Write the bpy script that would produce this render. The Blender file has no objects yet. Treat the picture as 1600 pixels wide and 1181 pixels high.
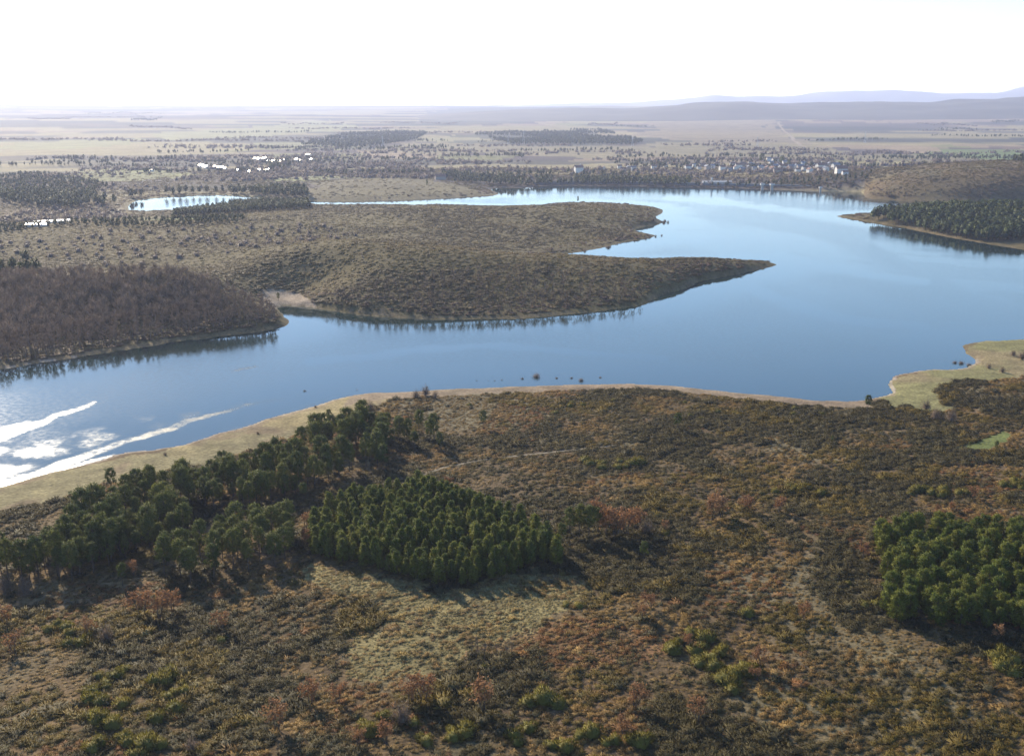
import bpy, math, random
import numpy as np
from mathutils import Vector

# ------------------------------------------------------------------ camera, sky, sun, exposure
scene = bpy.context.scene
col = scene.collection
H = 122.0                     # camera height above the lake
PITCH = math.radians(14.5)
F = 1640.0                    # focal length in photo pixels (photo 1600 x 1181)

cam_d = bpy.data.cameras.new("camera")
cam_d.sensor_width = 36.0
cam_d.lens = 36.0 * F / 1600.0
cam_d.clip_start = 1.0
cam_d.clip_end = 80000.0
cam = bpy.data.objects.new("camera", cam_d)
cam.location = (0, 0, H)
cam.rotation_euler = (math.pi / 2 - PITCH, 0, 0)
col.objects.link(cam)
scene.camera = cam

SUN_EL, SUN_AZ = math.radians(25.0), math.radians(-31.0)   # azimuth from the view direction (+Y), negative = left
world = bpy.data.worlds.new("World")
scene.world = world
world.use_nodes = True
wn = world.node_tree.nodes
sky = wn.new("ShaderNodeTexSky")
sky.sky_type = 'NISHITA'
sky.sun_disc = False
sky.sun_elevation = SUN_EL
sky.sun_rotation = SUN_AZ
sky.altitude = 0
sky.air_density = 1.15
sky.dust_density = 0.1
sky.ozone_density = 5.5
wn["Background"].inputs[1].default_value = 0.13
world.node_tree.links.new(sky.outputs[0], wn["Background"].inputs[0])

sun_d = bpy.data.lights.new("sun", 'SUN')
sun_d.energy = 5.0
sun_d.angle = math.radians(0.6)
sun_d.color = (1.0, 0.86, 0.66)
sun = bpy.data.objects.new("sun", sun_d)
sdir = Vector((math.sin(SUN_AZ) * math.cos(SUN_EL), math.cos(SUN_AZ) * math.cos(SUN_EL), math.sin(SUN_EL)))
sun.rotation_euler = sdir.to_track_quat('Z', 'Y').to_euler()
sun.location = (0, 0, 300)
col.objects.link(sun)

scene.view_settings.view_transform = 'Standard'
scene.view_settings.look = 'None'
scene.view_settings.exposure = 1.0
scene.view_settings.gamma = 1.0
scene.render.engine = 'CYCLES'
cy = scene.cycles
cy.use_denoising = True
cy.max_bounces = 6
cy.diffuse_bounces = 2
cy.glossy_bounces = 2
cy.transmission_bounces = 2
cy.volume_bounces = 1
cy.transparent_max_bounces = 4
cy.caustics_reflective = False
cy.caustics_refractive = False

# ------------------------------------------------------------------ helpers
rng = np.random.default_rng(7)
random.seed(7)
_LAT = np.random.default_rng(11).random((256, 256))


def vnoise(x, y, s, seed=0):
    x = np.asarray(x, float) / s + 37.3 * seed + 1000
    y = np.asarray(y, float) / s + 91.7 * seed + 1000
    xi, yi = np.floor(x).astype(int), np.floor(y).astype(int)
    fx, fy = x - xi, y - yi
    fx, fy = fx * fx * (3 - 2 * fx), fy * fy * (3 - 2 * fy)
    a, b = _LAT[xi & 255, yi & 255], _LAT[(xi + 1) & 255, yi & 255]
    c, d = _LAT[xi & 255, (yi + 1) & 255], _LAT[(xi + 1) & 255, (yi + 1) & 255]
    return (a * (1 - fx) + b * fx) * (1 - fy) + (c * (1 - fx) + d * fx) * fy


def fbm(x, y, s, octs=4, seed=0):
    v, a, t = 0, 1.0, 0
    for i in range(octs):
        v = v + a * vnoise(x, y, s / 2 ** i, seed + i)
        t += a
        a *= 0.5
    return v / t


def sstep(a, b, x):
    t = np.clip((np.asarray(x, float) - a) / (b - a), 0, 1)
    return t * t * (3 - 2 * t)


CP, SP = math.cos(PITCH), math.sin(PITCH)


def flat(px, py, z=0.0):
    """photo pixel -> point on the level plane z"""
    px, py = np.asarray(px, float), np.asarray(py, float)
    u = (590.5 - py) / F
    dy, dz = CP + u * SP, -SP + u * CP
    t = (z - H) / np.minimum(dz, -1e-3)
    return (px - 800) / F * t, dy * t


def pix(x, y, z):
    dep = y * CP - (z - H) * SP
    return 800 + F * x / dep, 590.5 - F * (y * SP + (z - H) * CP) / dep


def W(pts, z=0.0):
    p = np.array(pts, float)
    x, y = flat(p[:, 0], p[:, 1], z)
    return np.stack([x, y], 1)


def inside(poly, x, y):
    x, y = np.asarray(x, float), np.asarray(y, float)
    r = np.zeros(x.shape, bool)
    m = (x >= poly[:, 0].min()) & (x <= poly[:, 0].max()) & (y >= poly[:, 1].min()) & (y <= poly[:, 1].max())
    if not m.any():
        return r
    xs, ys = x[m], y[m]
    c = np.zeros(xs.shape, bool)
    n = len(poly)
    for i in range(n):
        x0, y0 = poly[i]
        x1, y1 = poly[(i + 1) % n]
        if y0 == y1:
            continue
        k = ((y0 > ys) != (y1 > ys)) & (xs < (x1 - x0) * (ys - y0) / (y1 - y0) + x0)
        c ^= k
    r[m] = c
    return r


def pdist(line, x, y, closed=False):
    x, y = np.asarray(x, float), np.asarray(y, float)
    d = np.full(x.shape, 1e18)
    n = len(line)
    for i in range(n if closed else n - 1):
        x0, y0 = line[i]
        x1, y1 = line[(i + 1) % n]
        dx, dy = x1 - x0, y1 - y0
        t = np.clip(((x - x0) * dx + (y - y0) * dy) / (dx * dx + dy * dy + 1e-12), 0, 1)
        d = np.minimum(d, (x - x0 - t * dx) ** 2 + (y - y0 - t * dy) ** 2)
    return np.sqrt(d)


def smooth_closed(p, it=2):
    for _ in range(it):
        q = np.roll(p, -1, 0)
        p = np.stack([0.75 * p + 0.25 * q, 0.25 * p + 0.75 * q], 1).reshape(-1, 2)
    return p


# ------------------------------------------------------------------ the outlines of the place
LAKE_PX = [(-700, 980), (-350, 865), (-150, 805), (0, 761), (60, 745), (130, 727), (172, 716), (184, 709), (230, 704), (285, 697), (300, 691),
           (330, 682), (420, 655), (490, 634), (545, 618), (575, 615), (640, 612), (720, 608), (800, 605), (870, 602), (940, 600), (1000, 600),
           (1060, 603), (1120, 610), (1180, 617), (1250, 624), (1310, 628), (1345, 628), (1372, 621), (1397, 617), (1394, 606), (1394, 592),
           (1410, 584), (1450, 578), (1495, 577), (1518, 574), (1528, 567), (1520, 558), (1504, 547), (1508, 540), (1530, 534), (1560, 531),
           (1600, 530), (1720, 528), (1950, 520), (2200, 490), (2200, 440), (1950, 430), (1750, 415), (1660, 400), (1600, 390), (1540, 382),
           (1480, 370), (1420, 357), (1370, 349), (1340, 344), (1312, 340), (1302, 338), (1320, 336), (1350, 334), (1450, 331), (1600, 329),
           (1900, 329), (2100, 325), (2100, 318), (1900, 317), (1700, 316), (1600, 316), (1530, 317), (1450, 316), (1400, 313), (1365, 311),
           (1350, 308), (1352, 303), (1345, 300), (1280, 298), (1200, 296), (1140, 294.5), (1060, 293), (1010, 291.5), (960, 291.5), (900, 290.5),
           (860, 290.5), (830, 292), (812, 294.5), (790, 292.5), (772, 293), (765, 297), (782, 303.5), (765, 306), (700, 309), (620, 312.5),
           (540, 314.5), (470, 314), (420, 316), (470, 318), (485, 320), (560, 321), (650, 321), (720, 321.5), (780, 323), (812, 328), (830, 325), (850, 319),
           (900, 316), (960, 318), (1010, 322), (1036, 327), (1034, 333), (1024, 338), (1028, 342), (1040, 346), (1022, 352), (1000, 355), (992, 360),
           (1004, 364), (1030, 368), (1020, 372), (985, 377), (962, 382), (940, 387), (915, 392), (885, 396), (872, 400), (890, 404), (960, 409),
           (1050, 411), (1120, 411), (1180, 410), (1208, 411), (1206, 415), (1185, 421), (1140, 431), (1105, 437), (1088, 441), (1085, 447), (1060, 455),
           (1030, 465), (1008, 474), (985, 480), (950, 484), (880, 492), (800, 498), (730, 500), (670, 500), (610, 497), (560, 492), (520, 487),
           (480, 481), (455, 478), (438, 479), (434, 484), (446, 492), (457, 501), (446, 510), (420, 516), (350, 524), (280, 533), (200, 545), (120, 558),
           (50, 570), (0, 578), (-150, 605), (-350, 645), (-700, 720)]
LAKE = smooth_closed(W(LAKE_PX), 1)
POND = smooth_closed(W([(203, 331), (199, 322), (210, 314), (240, 309.5), (300, 306), (340, 304.5), (375, 307), (410, 309), (400, 313), (340, 321), (270, 328.5)]), 1)

MEADOW = W([(-700, 1000), (-350, 870), (0, 755), (300, 690), (545, 612), (640, 606), (720, 604), (720, 612), (650, 617), (600, 629), (560, 643), (510, 660), (440, 690),
            (330, 728), (220, 748), (150, 764), (90, 782), (0, 801), (-350, 930), (-700, 1080)], 1.0)
POINTM = W([(1380, 622), (1390, 590), (1450, 573), (1530, 566), (1500, 545), (1540, 530), (1700, 520), (1700, 570), (1590, 590), (1560, 596), (1500, 596),
            (1465, 607), (1470, 625), (1490, 640), (1450, 648), (1420, 635), (1390, 634)], 1.5)
FIELD = W([(1488, 694), (1510, 689), (1530, 682), (1552, 672), (1572, 666), (1584, 671), (1574, 684), (1550, 696), (1525, 698)], 5.0)
CLEAR = W([(470, 870), (560, 895), (600, 900), (690, 912), (740, 905), (800, 890), (850, 880), (900, 895), (905, 930), (850, 960), (840, 985), (780, 1010),
           (700, 1045), (600, 1062), (530, 1056), (545, 1010), (600, 965), (560, 930), (480, 905)], 6.0)
ORANGE = W([(800, 985), (900, 955), (1010, 975), (1080, 990), (1000, 1030), (870, 1045), (780, 1050), (720, 1030)], 6.0)
GROVE_A = W([(-200, 930), (-60, 890), (20, 862), (70, 838), (120, 812), (165, 783), (215, 768), (300, 752), (345, 735), (420, 722), (455, 705), (490, 682), (520, 668), (560, 655),
             (590, 650), (605, 690), (600, 722), (560, 716), (520, 742), (470, 758), (440, 772), (395, 780), (385, 798), (330, 815), (265, 833), (200, 858), (150, 876), (95, 905), (40, 945), (-60, 960), (-200, 1000)], 6.0)
GROVE_B = W([(245, 888), (262, 862), (330, 850), (345, 828), (395, 822), (450, 818), (468, 850), (440, 872), (395, 880), (330, 892), (285, 905)], 6.0)
PLANT_C = W([(482, 856), (492, 812), (530, 786), (590, 772), (660, 764), (722, 780), (790, 808), (838, 832), (872, 858), (868, 876), (820, 882), (790, 895), (720, 908),
             (660, 902), (600, 888), (540, 872)], 6.0)
PLANT_E = W([(1368, 850), (1384, 905), (1384, 945), (1398, 962), (1450, 972), (1520, 975), (1620, 985), (1800, 995), (1800, 850), (1640, 846), (1600, 836), (1500, 838), (1430, 835), (1376, 838)], 6.0)
FARPINE = W([(1352, 345), (1400, 354), (1480, 366), (1560, 380), (1660, 396), (1900, 424), (1900, 336), (1700, 335), (1480, 335), (1380, 336)], 3.0)
BIRCH = W([(-500, 660), (-200, 606), (0, 566), (120, 550), (250, 531), (350, 519), (415, 511), (437, 503), (440, 494), (425, 482), (385, 476), (330, 470), (250, 468), (150, 468), (60, 470), (0, 472), (-200, 490), (-500, 540)], 6.0)
P1FRONT = W([(470, 476), (560, 486), (620, 492), (700, 494), (800, 491), (900, 484), (960, 477), (1000, 470), (1010, 455), (960, 450), (880, 447), (800, 447), (700, 455), (620, 462), (560, 466), (500, 466)], 5.0)
SANDBAR = W([(410, 466), (440, 462), (468, 464), (500, 482), (530, 492), (480, 484), (452, 479), (430, 482), (410, 476)], 1.0)

# ------------------------------------------------------------------ the lie of the land


def lake_sd(x, y):
    d = np.minimum(pdist(LAKE, x, y, True), pdist(POND, x, y, True))
    ins = inside(LAKE, x, y) | inside(POND, x, y)
    return np.where(ins, -d, d)


HILLS = []      # (x, y, rx, ry, height)
for px, py, rx, ry, hh in [(720, 450, 130, 70, 12), (1000, 440, 110, 60, 7.5), (560, 440, 90, 90, 11), (480, 420, 160, 90, 8), (1120, 420, 60, 40, 5),
                           (150, 480, 130, 60, 9), (-100, 490, 160, 70, 10), (330, 478, 70, 40, 7), (860, 345, 140, 110, 9), (620, 350, 190, 90, 7), (350, 370, 200, 80, 8),
                           (1520, 296, 190, 260, 20), (1700, 296, 260, 300, 24), (1430, 303, 90, 130, 7), (1540, 350, 150, 70, 6), (600, 298, 150, 200, 6),
                           (60, 390, 250, 120, 9)]:
    wx, wy = flat(px, py)
    HILLS.append((float(wx), float(wy), rx, ry, hh))


def height(x, y, sd=None):
    x, y = np.asarray(x, float), np.asarray(y, float)
    if sd is None:
        sd = lake_sd(x, y)
    r = np.hypot(x, y)
    d = np.maximum(sd, 0)
    near = 1 - sstep(455, 520, y - 0.02 * x + 30 * (fbm(x, y, 90, 2, 5) - .5))
    z = 1.1 * (1 - np.exp(-d / 4.0)) + np.minimum(d, 160) * np.where(near > .5, 0.028, 0.018)
    hb = 0
    for hx, hy, rx, ry, hh in HILLS:
        hb = hb + hh * np.exp(-((x - hx) / rx) ** 2 - ((y - hy) / ry) ** 2)
    cx_, cy_ = flat(455, 470)
    hb = hb * (1 - .93 * np.exp(-((x - cx_) / 34) ** 2 - ((y - cy_) / 42) ** 2))
    z = z + hb * (1 - np.exp(-d / 14.0))
    z = z + (fbm(x, y, 120, 4, 1) - .5) * 7.0 * sstep(10, 90, d) * (1 - sstep(2500, 5000, r))
    z = z + (fbm(x, y, 22, 2, 3) - .5) * 0.9 * sstep(4, 25, d) * (1 - sstep(700, 1200, r))
    far = sstep(1800, 16500, r)
    z = z + far * 128 + (fbm(x, y, 2600, 3, 9) - .5) * 55 * sstep(2500, 8000, r)
    z = np.maximum(z, 0.12 + 0.02 * np.minimum(d, 20))
    under = -np.minimum(0.12 * np.maximum(-sd, 0), 4.0) - 0.04
    return np.where(sd > 0, z, under)


def ground(px, py):
    """photo pixel -> where that line of sight meets the ground"""
    px, py = np.atleast_1d(np.asarray(px, float)), np.atleast_1d(np.asarray(py, float))
    z = np.zeros(px.shape)
    for _ in range(5):
        x, y = flat(px, py, np.minimum(z, H - 20))
        z = 0.4 * z + 0.6 * height(x, y) if _ else height(x, y)
    x, y = flat(px, py, z)
    return x, y, height(x, y)


def G(px, py):
    x, y, z = ground(px, py)
    return float(x[0]), float(y[0]), float(z[0])


# ------------------------------------------------------------------ materials
def new_mat(name):
    m = bpy.data.materials.new(name)
    m.use_nodes = True
    nt = m.node_tree
    return m, nt, nt.nodes["Principled BSDF"]


def N(nt, typ, **kw):
    n = nt.nodes.new(typ)
    for k, v in kw.items():
        if k.startswith("i_"):
            n.inputs[k[2:].replace("_", " ")].default_value = v
        else:
            setattr(n, k, v)
    return n


def mixc(nt, fac, a, b, mode='MIX'):
    n = nt.nodes.new("ShaderNodeMix")
    n.data_type = 'RGBA'
    n.blend_type = mode
    for sock, v in ((n.inputs[0], fac), (n.inputs[6], a), (n.inputs[7], b)):
        if hasattr(v, "is_linked"):
            nt.links.new(v, sock)
        else:
            sock.default_value = v if not isinstance(v, tuple) or len(v) == 4 else (*v, 1)
    return n.outputs[2]


def mrange(nt, val, a, b, c, d):
    n = nt.nodes.new("ShaderNodeMapRange")
    nt.links.new(val, n.inputs[0])
    for i, v in enumerate((a, b, c, d)):
        n.inputs[i + 1].default_value = v
    return n.outputs[0]


def foliage(name, colour, source, spread=0.35, hue=None, translucent=0.25):
    """leaf material; source 'instancer' reads the scatter's tint, 'random' varies from tree to tree"""
    m, nt, p = new_mat(name)
    geo = N(nt, "ShaderNodeNewGeometry")
    if source == 'instancer':
        at = N(nt, "ShaderNodeAttribute", attribute_type='INSTANCER', attribute_name='tint')
        base = at.outputs['Color']
    else:
        oi = N(nt, "ShaderNodeObjectInfo")
        base = mixc(nt, oi.outputs['Random'], colour, hue or colour)
    # every tuft its own shade
    v = mrange(nt, geo.outputs['Random Per Island'], 0, 1, 1 - spread, 1 + spread)
    hsv = N(nt, "ShaderNodeHueSaturation")
    nt.links.new(base, hsv.inputs['Color'])
    nt.links.new(v, hsv.inputs['Value'])
    p.inputs['Roughness'].default_value = 0.75
    p.inputs['Specular IOR Level'].default_value = 0.2
    nt.links.new(hsv.outputs[0], p.inputs['Base Color'])
    tr = N(nt, "ShaderNodeBsdfTranslucent")
    nt.links.new(hsv.outputs[0], tr.inputs['Color'])
    mx = N(nt, "ShaderNodeMixShader")
    mx.inputs[0].default_value = translucent
    nt.links.new(p.outputs[0], mx.inputs[1])
    nt.links.new(tr.outputs[0], mx.inputs[2])
    nt.links.new(mx.outputs[0], nt.nodes["Material Output"].inputs[0])
    return m


def plain(name, colour, rough=0.8, noise=0.25, scale=4.0, metal=0.0, spec=0.3):
    m, nt, p = new_mat(name)
    tc = N(nt, "ShaderNodeTexCoord")
    nz = N(nt, "ShaderNodeTexNoise")
    nz.inputs['Scale'].default_value = scale
    nz.inputs['Detail'].default_value = 4
    nt.links.new(tc.outputs['Object'], nz.inputs['Vector'])
    lo = tuple(c * (1 - noise) for c in colour)
    hi = tuple(min(1, c * (1 + noise)) for c in colour)
    nt.links.new(mixc(nt, nz.outputs[0], lo, hi), p.inputs['Base Color'])
    p.inputs['Roughness'].default_value = rough
    p.inputs['Metallic'].default_value = metal
    p.inputs['Specular IOR Level'].default_value = spec
    return m


# ground: land cover comes as a vertex colour, grain from noise
m_ground, nt, p = new_mat("ground")
at = N(nt, "ShaderNodeAttribute", attribute_name='cover')
tc = N(nt, "ShaderNodeTexCoord")
c = at.outputs['Color']
for sc_, lo, hi, det in ((0.9, 0.62, 1.38, 5), (0.14, 0.72, 1.28, 4), (0.012, 0.84, 1.16, 4)):
    nz = N(nt, "ShaderNodeTexNoise")
    nz.inputs['Scale'].default_value = sc_
    nz.inputs['Detail'].default_value = det
    nt.links.new(tc.outputs['Object'], nz.inputs['Vector'])
    v = mrange(nt, nz.outputs[0], 0.3, 0.7, lo, hi)
    cb = N(nt, "ShaderNodeCombineColor")
    for i in range(3):
        nt.links.new(v, cb.inputs[i])
    c = mixc(nt, 1.0, c, cb.outputs[0], 'MULTIPLY')
nt.links.new(c, p.inputs['Base Color'])
p.inputs['Roughness'].default_value = 0.95
p.inputs['Specular IOR Level'].default_value = 0.1
nz = N(nt, "ShaderNodeTexNoise")
nz.inputs['Scale'].default_value = 1.1
nz.inputs['Detail'].default_value = 5
nt.links.new(tc.outputs['Object'], nz.inputs['Vector'])
bp = N(nt, "ShaderNodeBump")
bp.inputs['Strength'].default_value = 0.7
bp.inputs['Distance'].default_value = 0.5
nt.links.new(nz.outputs[0], bp.inputs['Height'])
nt.links.new(bp.outputs[0], p.inputs['Normal'])

# water: dark body, ripples; "ruffle" says where the breeze roughens it
m_water, nt, p = new_mat("water")
at = N(nt, "ShaderNodeAttribute", attribute_name='ruffle')
tc = N(nt, "ShaderNodeTexCoord")
p.inputs['Base Color'].default_value = (0.012, 0.026, 0.022, 1)
p.inputs['IOR'].default_value = 1.333
p.inputs['Specular IOR Level'].default_value = 0.5
sp = N(nt, "ShaderNodeTexNoise")
sp.inputs['Scale'].default_value = 0.45
sp.inputs['Detail'].default_value = 4
nt.links.new(tc.outputs['Object'], sp.inputs['Vector'])
mu = N(nt, "ShaderNodeMath", operation='MULTIPLY')
nt.links.new(at.outputs['Fac'], mu.inputs[0])
nt.links.new(mrange(nt, sp.outputs[0], 0.34, 0.60, 0.62, 1.08), mu.inputs[1])
ruff = mu.outputs[0]
nt.links.new(mrange(nt, ruff, 0, 1, 0.035, 0.50), p.inputs['Roughness'])
nz = N(nt, "ShaderNodeTexNoise")
nz.inputs['Scale'].default_value = 0.55
nz.inputs['Detail'].default_value = 3
nz.inputs['Roughness'].default_value = 0.55
nt.links.new(tc.outputs['Object'], nz.inputs['Vector'])
bp = N(nt, "ShaderNodeBump")
bp.inputs['Distance'].default_value = 0.10
nt.links.new(mrange(nt, ruff, 0, 1, 0.10, 1.0), bp.inputs['Strength'])
nt.links.new(nz.outputs[0], bp.inputs['Height'])
nt.links.new(bp.outputs[0], p.inputs['Normal'])

m_scrub = foliage("scrub_leaves", None, 'instancer', 0.30, None, 0.2)
m_pine = foliage("pine_needles", (0.074, 0.096, 0.020), 'random', 0.5, (0.130, 0.136, 0.027), 0.32)
m_pine_y = foliage("young_pine_needles", (0.092, 0.120, 0.018), 'random', 0.5, (0.165, 0.168, 0.024), 0.32)
m_oak = foliage("dry_oak_leaves", (0.250, 0.118, 0.050), 'random', 0.35, (0.290, 0.160, 0.072), 0.35)
m_twig = foliage("bare_twigs", (0.160, 0.112, 0.078), 'random', 0.30, (0.210, 0.150, 0.102), 0.2)
m_broom = foliage("broom_shoots", (0.118, 0.110, 0.020), 'random', 0.4, (0.170, 0.145, 0.028), 0.25)
m_bark = plain("bark", (0.085, 0.062, 0.045), 0.9, 0.4, 3.0)
m_bark_grey = plain("grey_bark", (0.15, 0.125, 0.105), 0.9, 0.35, 3.0)


# ------------------------------------------------------------------ object helpers
def tag(o, label=None, cat=None, group=None, kind=None):
    for k, v in (("label", label), ("category", cat), ("group", group), ("kind", kind)):
        if v:
            o[k] = v
    return o


def mesh_from(name, verts, faces, mat=None, smooth=False):
    me = bpy.data.meshes.new(name)
    verts = np.asarray(verts, np.float32)
    if isinstance(faces, np.ndarray):
        k = faces.shape[1]
        me.vertices.add(len(verts))
        me.vertices.foreach_set("co", verts.ravel())
        me.loops.add(faces.size)
        me.loops.foreach_set("vertex_index", faces.ravel().astype(np.int32))
        me.polygons.add(len(faces))
        me.polygons.foreach_set("loop_start", np.arange(0, faces.size, k, dtype=np.int32))
        me.update(calc_edges=True)
    else:
        me.from_pydata([tuple(map(float, v)) for v in verts], [], faces)
        me.update()
    if mat:
        me.materials.append(mat)
    if smooth:
        me.polygons.foreach_set("use_smooth", np.ones(len(me.polygons), bool))
    return me


def obj(name, me, parent=None, loc=None, rz=0.0, scale=None):
    o = bpy.data.objects.new(name, me)
    if parent is not None:
        o.parent = parent
    if loc is not None:
        o.location = loc
    if rz:
        o.rotation_euler = (0, 0, rz)
    if scale is not None:
        o.scale = scale
    col.objects.link(o)
    return o


class MB:
    """collects tubes, boxes and loose leaf faces into one mesh"""

    def __init__(self):
        self.v, self.f, self.n = [], [], 0

    def add(self, v, f):
        v = np.asarray(v, float)
        self.v.append(v)
        self.f += [tuple(int(i) + self.n for i in q) for q in f]
        self.n += len(v)

    def tube(self, pts, rad, k=5):
        pts = np.asarray(pts, float)
        n = len(pts)
        vs = []
        for i in range(n):
            t = pts[min(i + 1, n - 1)] - pts[max(i - 1, 0)]
            t = t / (np.linalg.norm(t) + 1e-9)
            a = np.cross(t, (1, 0, 0) if abs(t[0]) < .8 else (0, 1, 0))
            a /= np.linalg.norm(a)
            b = np.cross(t, a)
            for j in range(k):
                w = 2 * math.pi * j / k
                vs.append(pts[i] + rad[i] * (a * math.cos(w) + b * math.sin(w)))
        fs = []
        for i in range(n - 1):
            for j in range(k):
                fs.append((i * k + j, i * k + (j + 1) % k, (i + 1) * k + (j + 1) % k, (i + 1) * k + j))
        fs.append(tuple(range((n - 1) * k, n * k)))
        self.add(vs, fs)

    def box(self, lo, hi):
        x0, y0, z0 = lo
        x1, y1, z1 = hi
        self.add([(x0, y0, z0), (x1, y0, z0), (x1, y1, z0), (x0, y1, z0), (x0, y0, z1), (x1, y0, z1), (x1, y1, z1), (x0, y1, z1)],
                 [(0, 3, 2, 1), (4, 5, 6, 7), (0, 1, 5, 4), (1, 2, 6, 5), (2, 3, 7, 6), (3, 0, 4, 7)])

    def blades(self, base, direc, length, width, r):
        """narrow leaf triangles from base along direc"""
        n = len(base)
        d = direc / (np.linalg.norm(direc, axis=1)[:, None] + 1e-9)
        s = np.cross(d, r.normal(size=(n, 3)))
        s /= np.linalg.norm(s, axis=1)[:, None] + 1e-9
        w = np.broadcast_to(width, (n,))[:, None]
        L = np.broadcast_to(length, (n,))[:, None]
        v = np.stack([base - s * w, base + s * w, base + d * L], 1).reshape(-1, 3)
        f = np.arange(n * 3).reshape(-1, 3)
        self.add(v, f)

    def leaves(self, c, size, r, flatness=0.0):
        """small four-cornered leaf sprays, any way up"""
        n = len(c)
        u = r.normal(size=(n, 3))
        u[:, 2] *= 1 - flatness
        u /= np.linalg.norm(u, axis=1)[:, None]
        w = np.cross(u, r.normal(size=(n, 3)))
        w /= np.linalg.norm(w, axis=1)[:, None] + 1e-9
        s = np.broadcast_to(size, (n,))[:, None]
        v = np.stack([c - u * s, c + w * s * .6, c + u * s, c - w * s * .6], 1).reshape(-1, 3)
        self.add(v, np.arange(n * 4).reshape(-1, 4))

    def mesh(self, name, mat, centre=None, squash=1.0, own=0.0):
        """centre: leaves take the crown's rounded normals, as foliage masses shade"""
        v = np.concatenate(self.v)
        if centre is None:
            return mesh_from(name, v, self.f, mat)
        nn = (v - np.array(centre)) * np.array([1, 1, squash])
        nn /= np.linalg.norm(nn, axis=1)[:, None] + 1e-9
        fs, nm = [], nn.copy()
        for f in self.f:
            a, b, c_ = v[f[0]], v[f[1]], v[f[2]]
            g = np.cross(b - a, c_ - a)
            sg = 1 if float(g @ (nn[f[0]] + nn[f[1]] + nn[f[2]])) > 0 else -1
            fs.append(f if sg > 0 else f[::-1])
            if own:
                g = sg * g / (np.linalg.norm(g) + 1e-9)
                for i in f:
                    nm[i] = (1 - own) * nn[i] + own * g
        me = mesh_from(name, v, fs, mat, True)
        me.normals_split_custom_set_from_vertices([tuple(q) for q in nm / (np.linalg.norm(nm, axis=1)[:, None] + 1e-9)])
        return me


# ------------------------------------------------------------------ ground sheet and water, on one net that widens with distance
dep = np.concatenate([np.linspace(80, 37, 14)[:-1], np.linspace(37, 1.45, 520)])
rr = list(H / np.tan(np.radians(dep)))
while rr[-1] < 17000:
    rr.append(rr[-1] * 1.045)
rr = np.array(rr)
az = np.concatenate([np.linspace(-180, -60, 14)[:-1], np.linspace(-60, -31, 40)[:-1], np.linspace(-31, 31, 620), np.linspace(31, 60, 40)[1:], np.linspace(60, 180, 14)[1:-1]])
A, R = np.meshgrid(np.radians(az), rr)
GX, GY = R * np.sin(A), R * np.cos(A)
nr, na = GX.shape
SD = np.full(GX.shape, 1e4)
mnear = (R < 3200)
SD[mnear] = lake_sd(GX[mnear], GY[mnear])
SD = SD + ((fbm(GX, GY, 30, 3, 15) - .5) * 9 * sstep(350, 700, R) + (fbm(GX, GY, 9, 2, 16) - .5) * 3.0) * (1 - sstep(1100, 1500, R)) * (np.abs(SD) < 40)
SDP = np.concatenate([SD, SD[:, :1]], 1)
AZP = np.concatenate([az, [180.0]])
JR = np.arange(len(rr), dtype=float)


def lake_sd(x, y):
    """distance to the shore, read off the net (negative in the water)"""
    x, y = np.asarray(x, float), np.asarray(y, float)
    ri = np.interp(np.hypot(x, y), rr, JR)
    ai = np.interp(np.degrees(np.arctan2(x, y)), AZP, np.arange(len(AZP), dtype=float))
    r0, a0 = np.minimum(ri.astype(int), len(rr) - 2), np.minimum(ai.astype(int), len(AZP) - 2)
    fr, fa = ri - r0, ai - a0
    return (SDP[r0, a0] * (1 - fr) + SDP[r0 + 1, a0] * fr) * (1 - fa) + (SDP[r0, a0 + 1] * (1 - fr) + SDP[r0 + 1, a0 + 1] * fr) * fa


GZ = height(GX, GY, SD)

# --- land cover colour
x, y, sd = GX.ravel(), GY.ravel(), SD.ravel()
r = np.hypot(x, y)
cov = np.zeros((len(x), 3))
jx, jy = x + 10 * (fbm(x, y, 7, 3, 17) - .5), y + 11 * (fbm(x, y, 7, 3, 18) - .5)      # ragged edges of the patches


def lay(mask, colour):
    global cov
    mk = np.clip(np.asarray(mask, float), 0, 1)[:, None]
    cov = cov * (1 - mk) + np.array(colour)[None] * mk


n1, n2, n3 = fbm(x, y, 60, 4, 21), fbm(x, y, 25, 3, 22), fbm(x, y, 10, 2, 23)
lay(np.ones(len(x)), (0.098, 0.066, 0.032))
lay(sstep(.45, .65, n1), (0.130, 0.086, 0.040))
lay(sstep(.55, .75, n2) * .6, (0.125, 0.080, 0.046))
lay(sstep(.52, .7, fbm(x, y, 40, 3, 24)) * .7, (0.135, 0.115, 0.062))
lay(sstep(470, 560, y) * (1 - sstep(1300, 1800, r)), (0.098, 0.076, 0.031))
lay(inside(CLEAR, jx, jy) * sstep(.25, .5, n3 + .25 * n2), (0.180, 0.145, 0.062))
lay(inside(ORANGE, jx, jy) * sstep(.35, .6, n3) * .8, (0.20, 0.105, 0.045))
lay(inside(MEADOW, jx, jy), (0.185, 0.155, 0.075))
lay(inside(MEADOW, jx, jy) * sstep(.5, .65, fbm(x, y, 30, 3, 31)), (0.235, 0.185, 0.085))
lay(inside(MEADOW, jx, jy) * sstep(.55, .7, fbm(x, y, 18, 3, 32)) * .8, (0.150, 0.105, 0.060))
lay(inside(POINTM, jx, jy), (0.165, 0.150, 0.062))
lay(inside(POINTM, jx, jy) * sstep(.5, .7, n2) * .7, (0.20, 0.150, 0.080))
lay(inside(FIELD, .5 * x + .5 * jx, .5 * y + .5 * jy) * (.7 + .5 * (n3 - .3)), (0.105, 0.140, 0.036))
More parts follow.
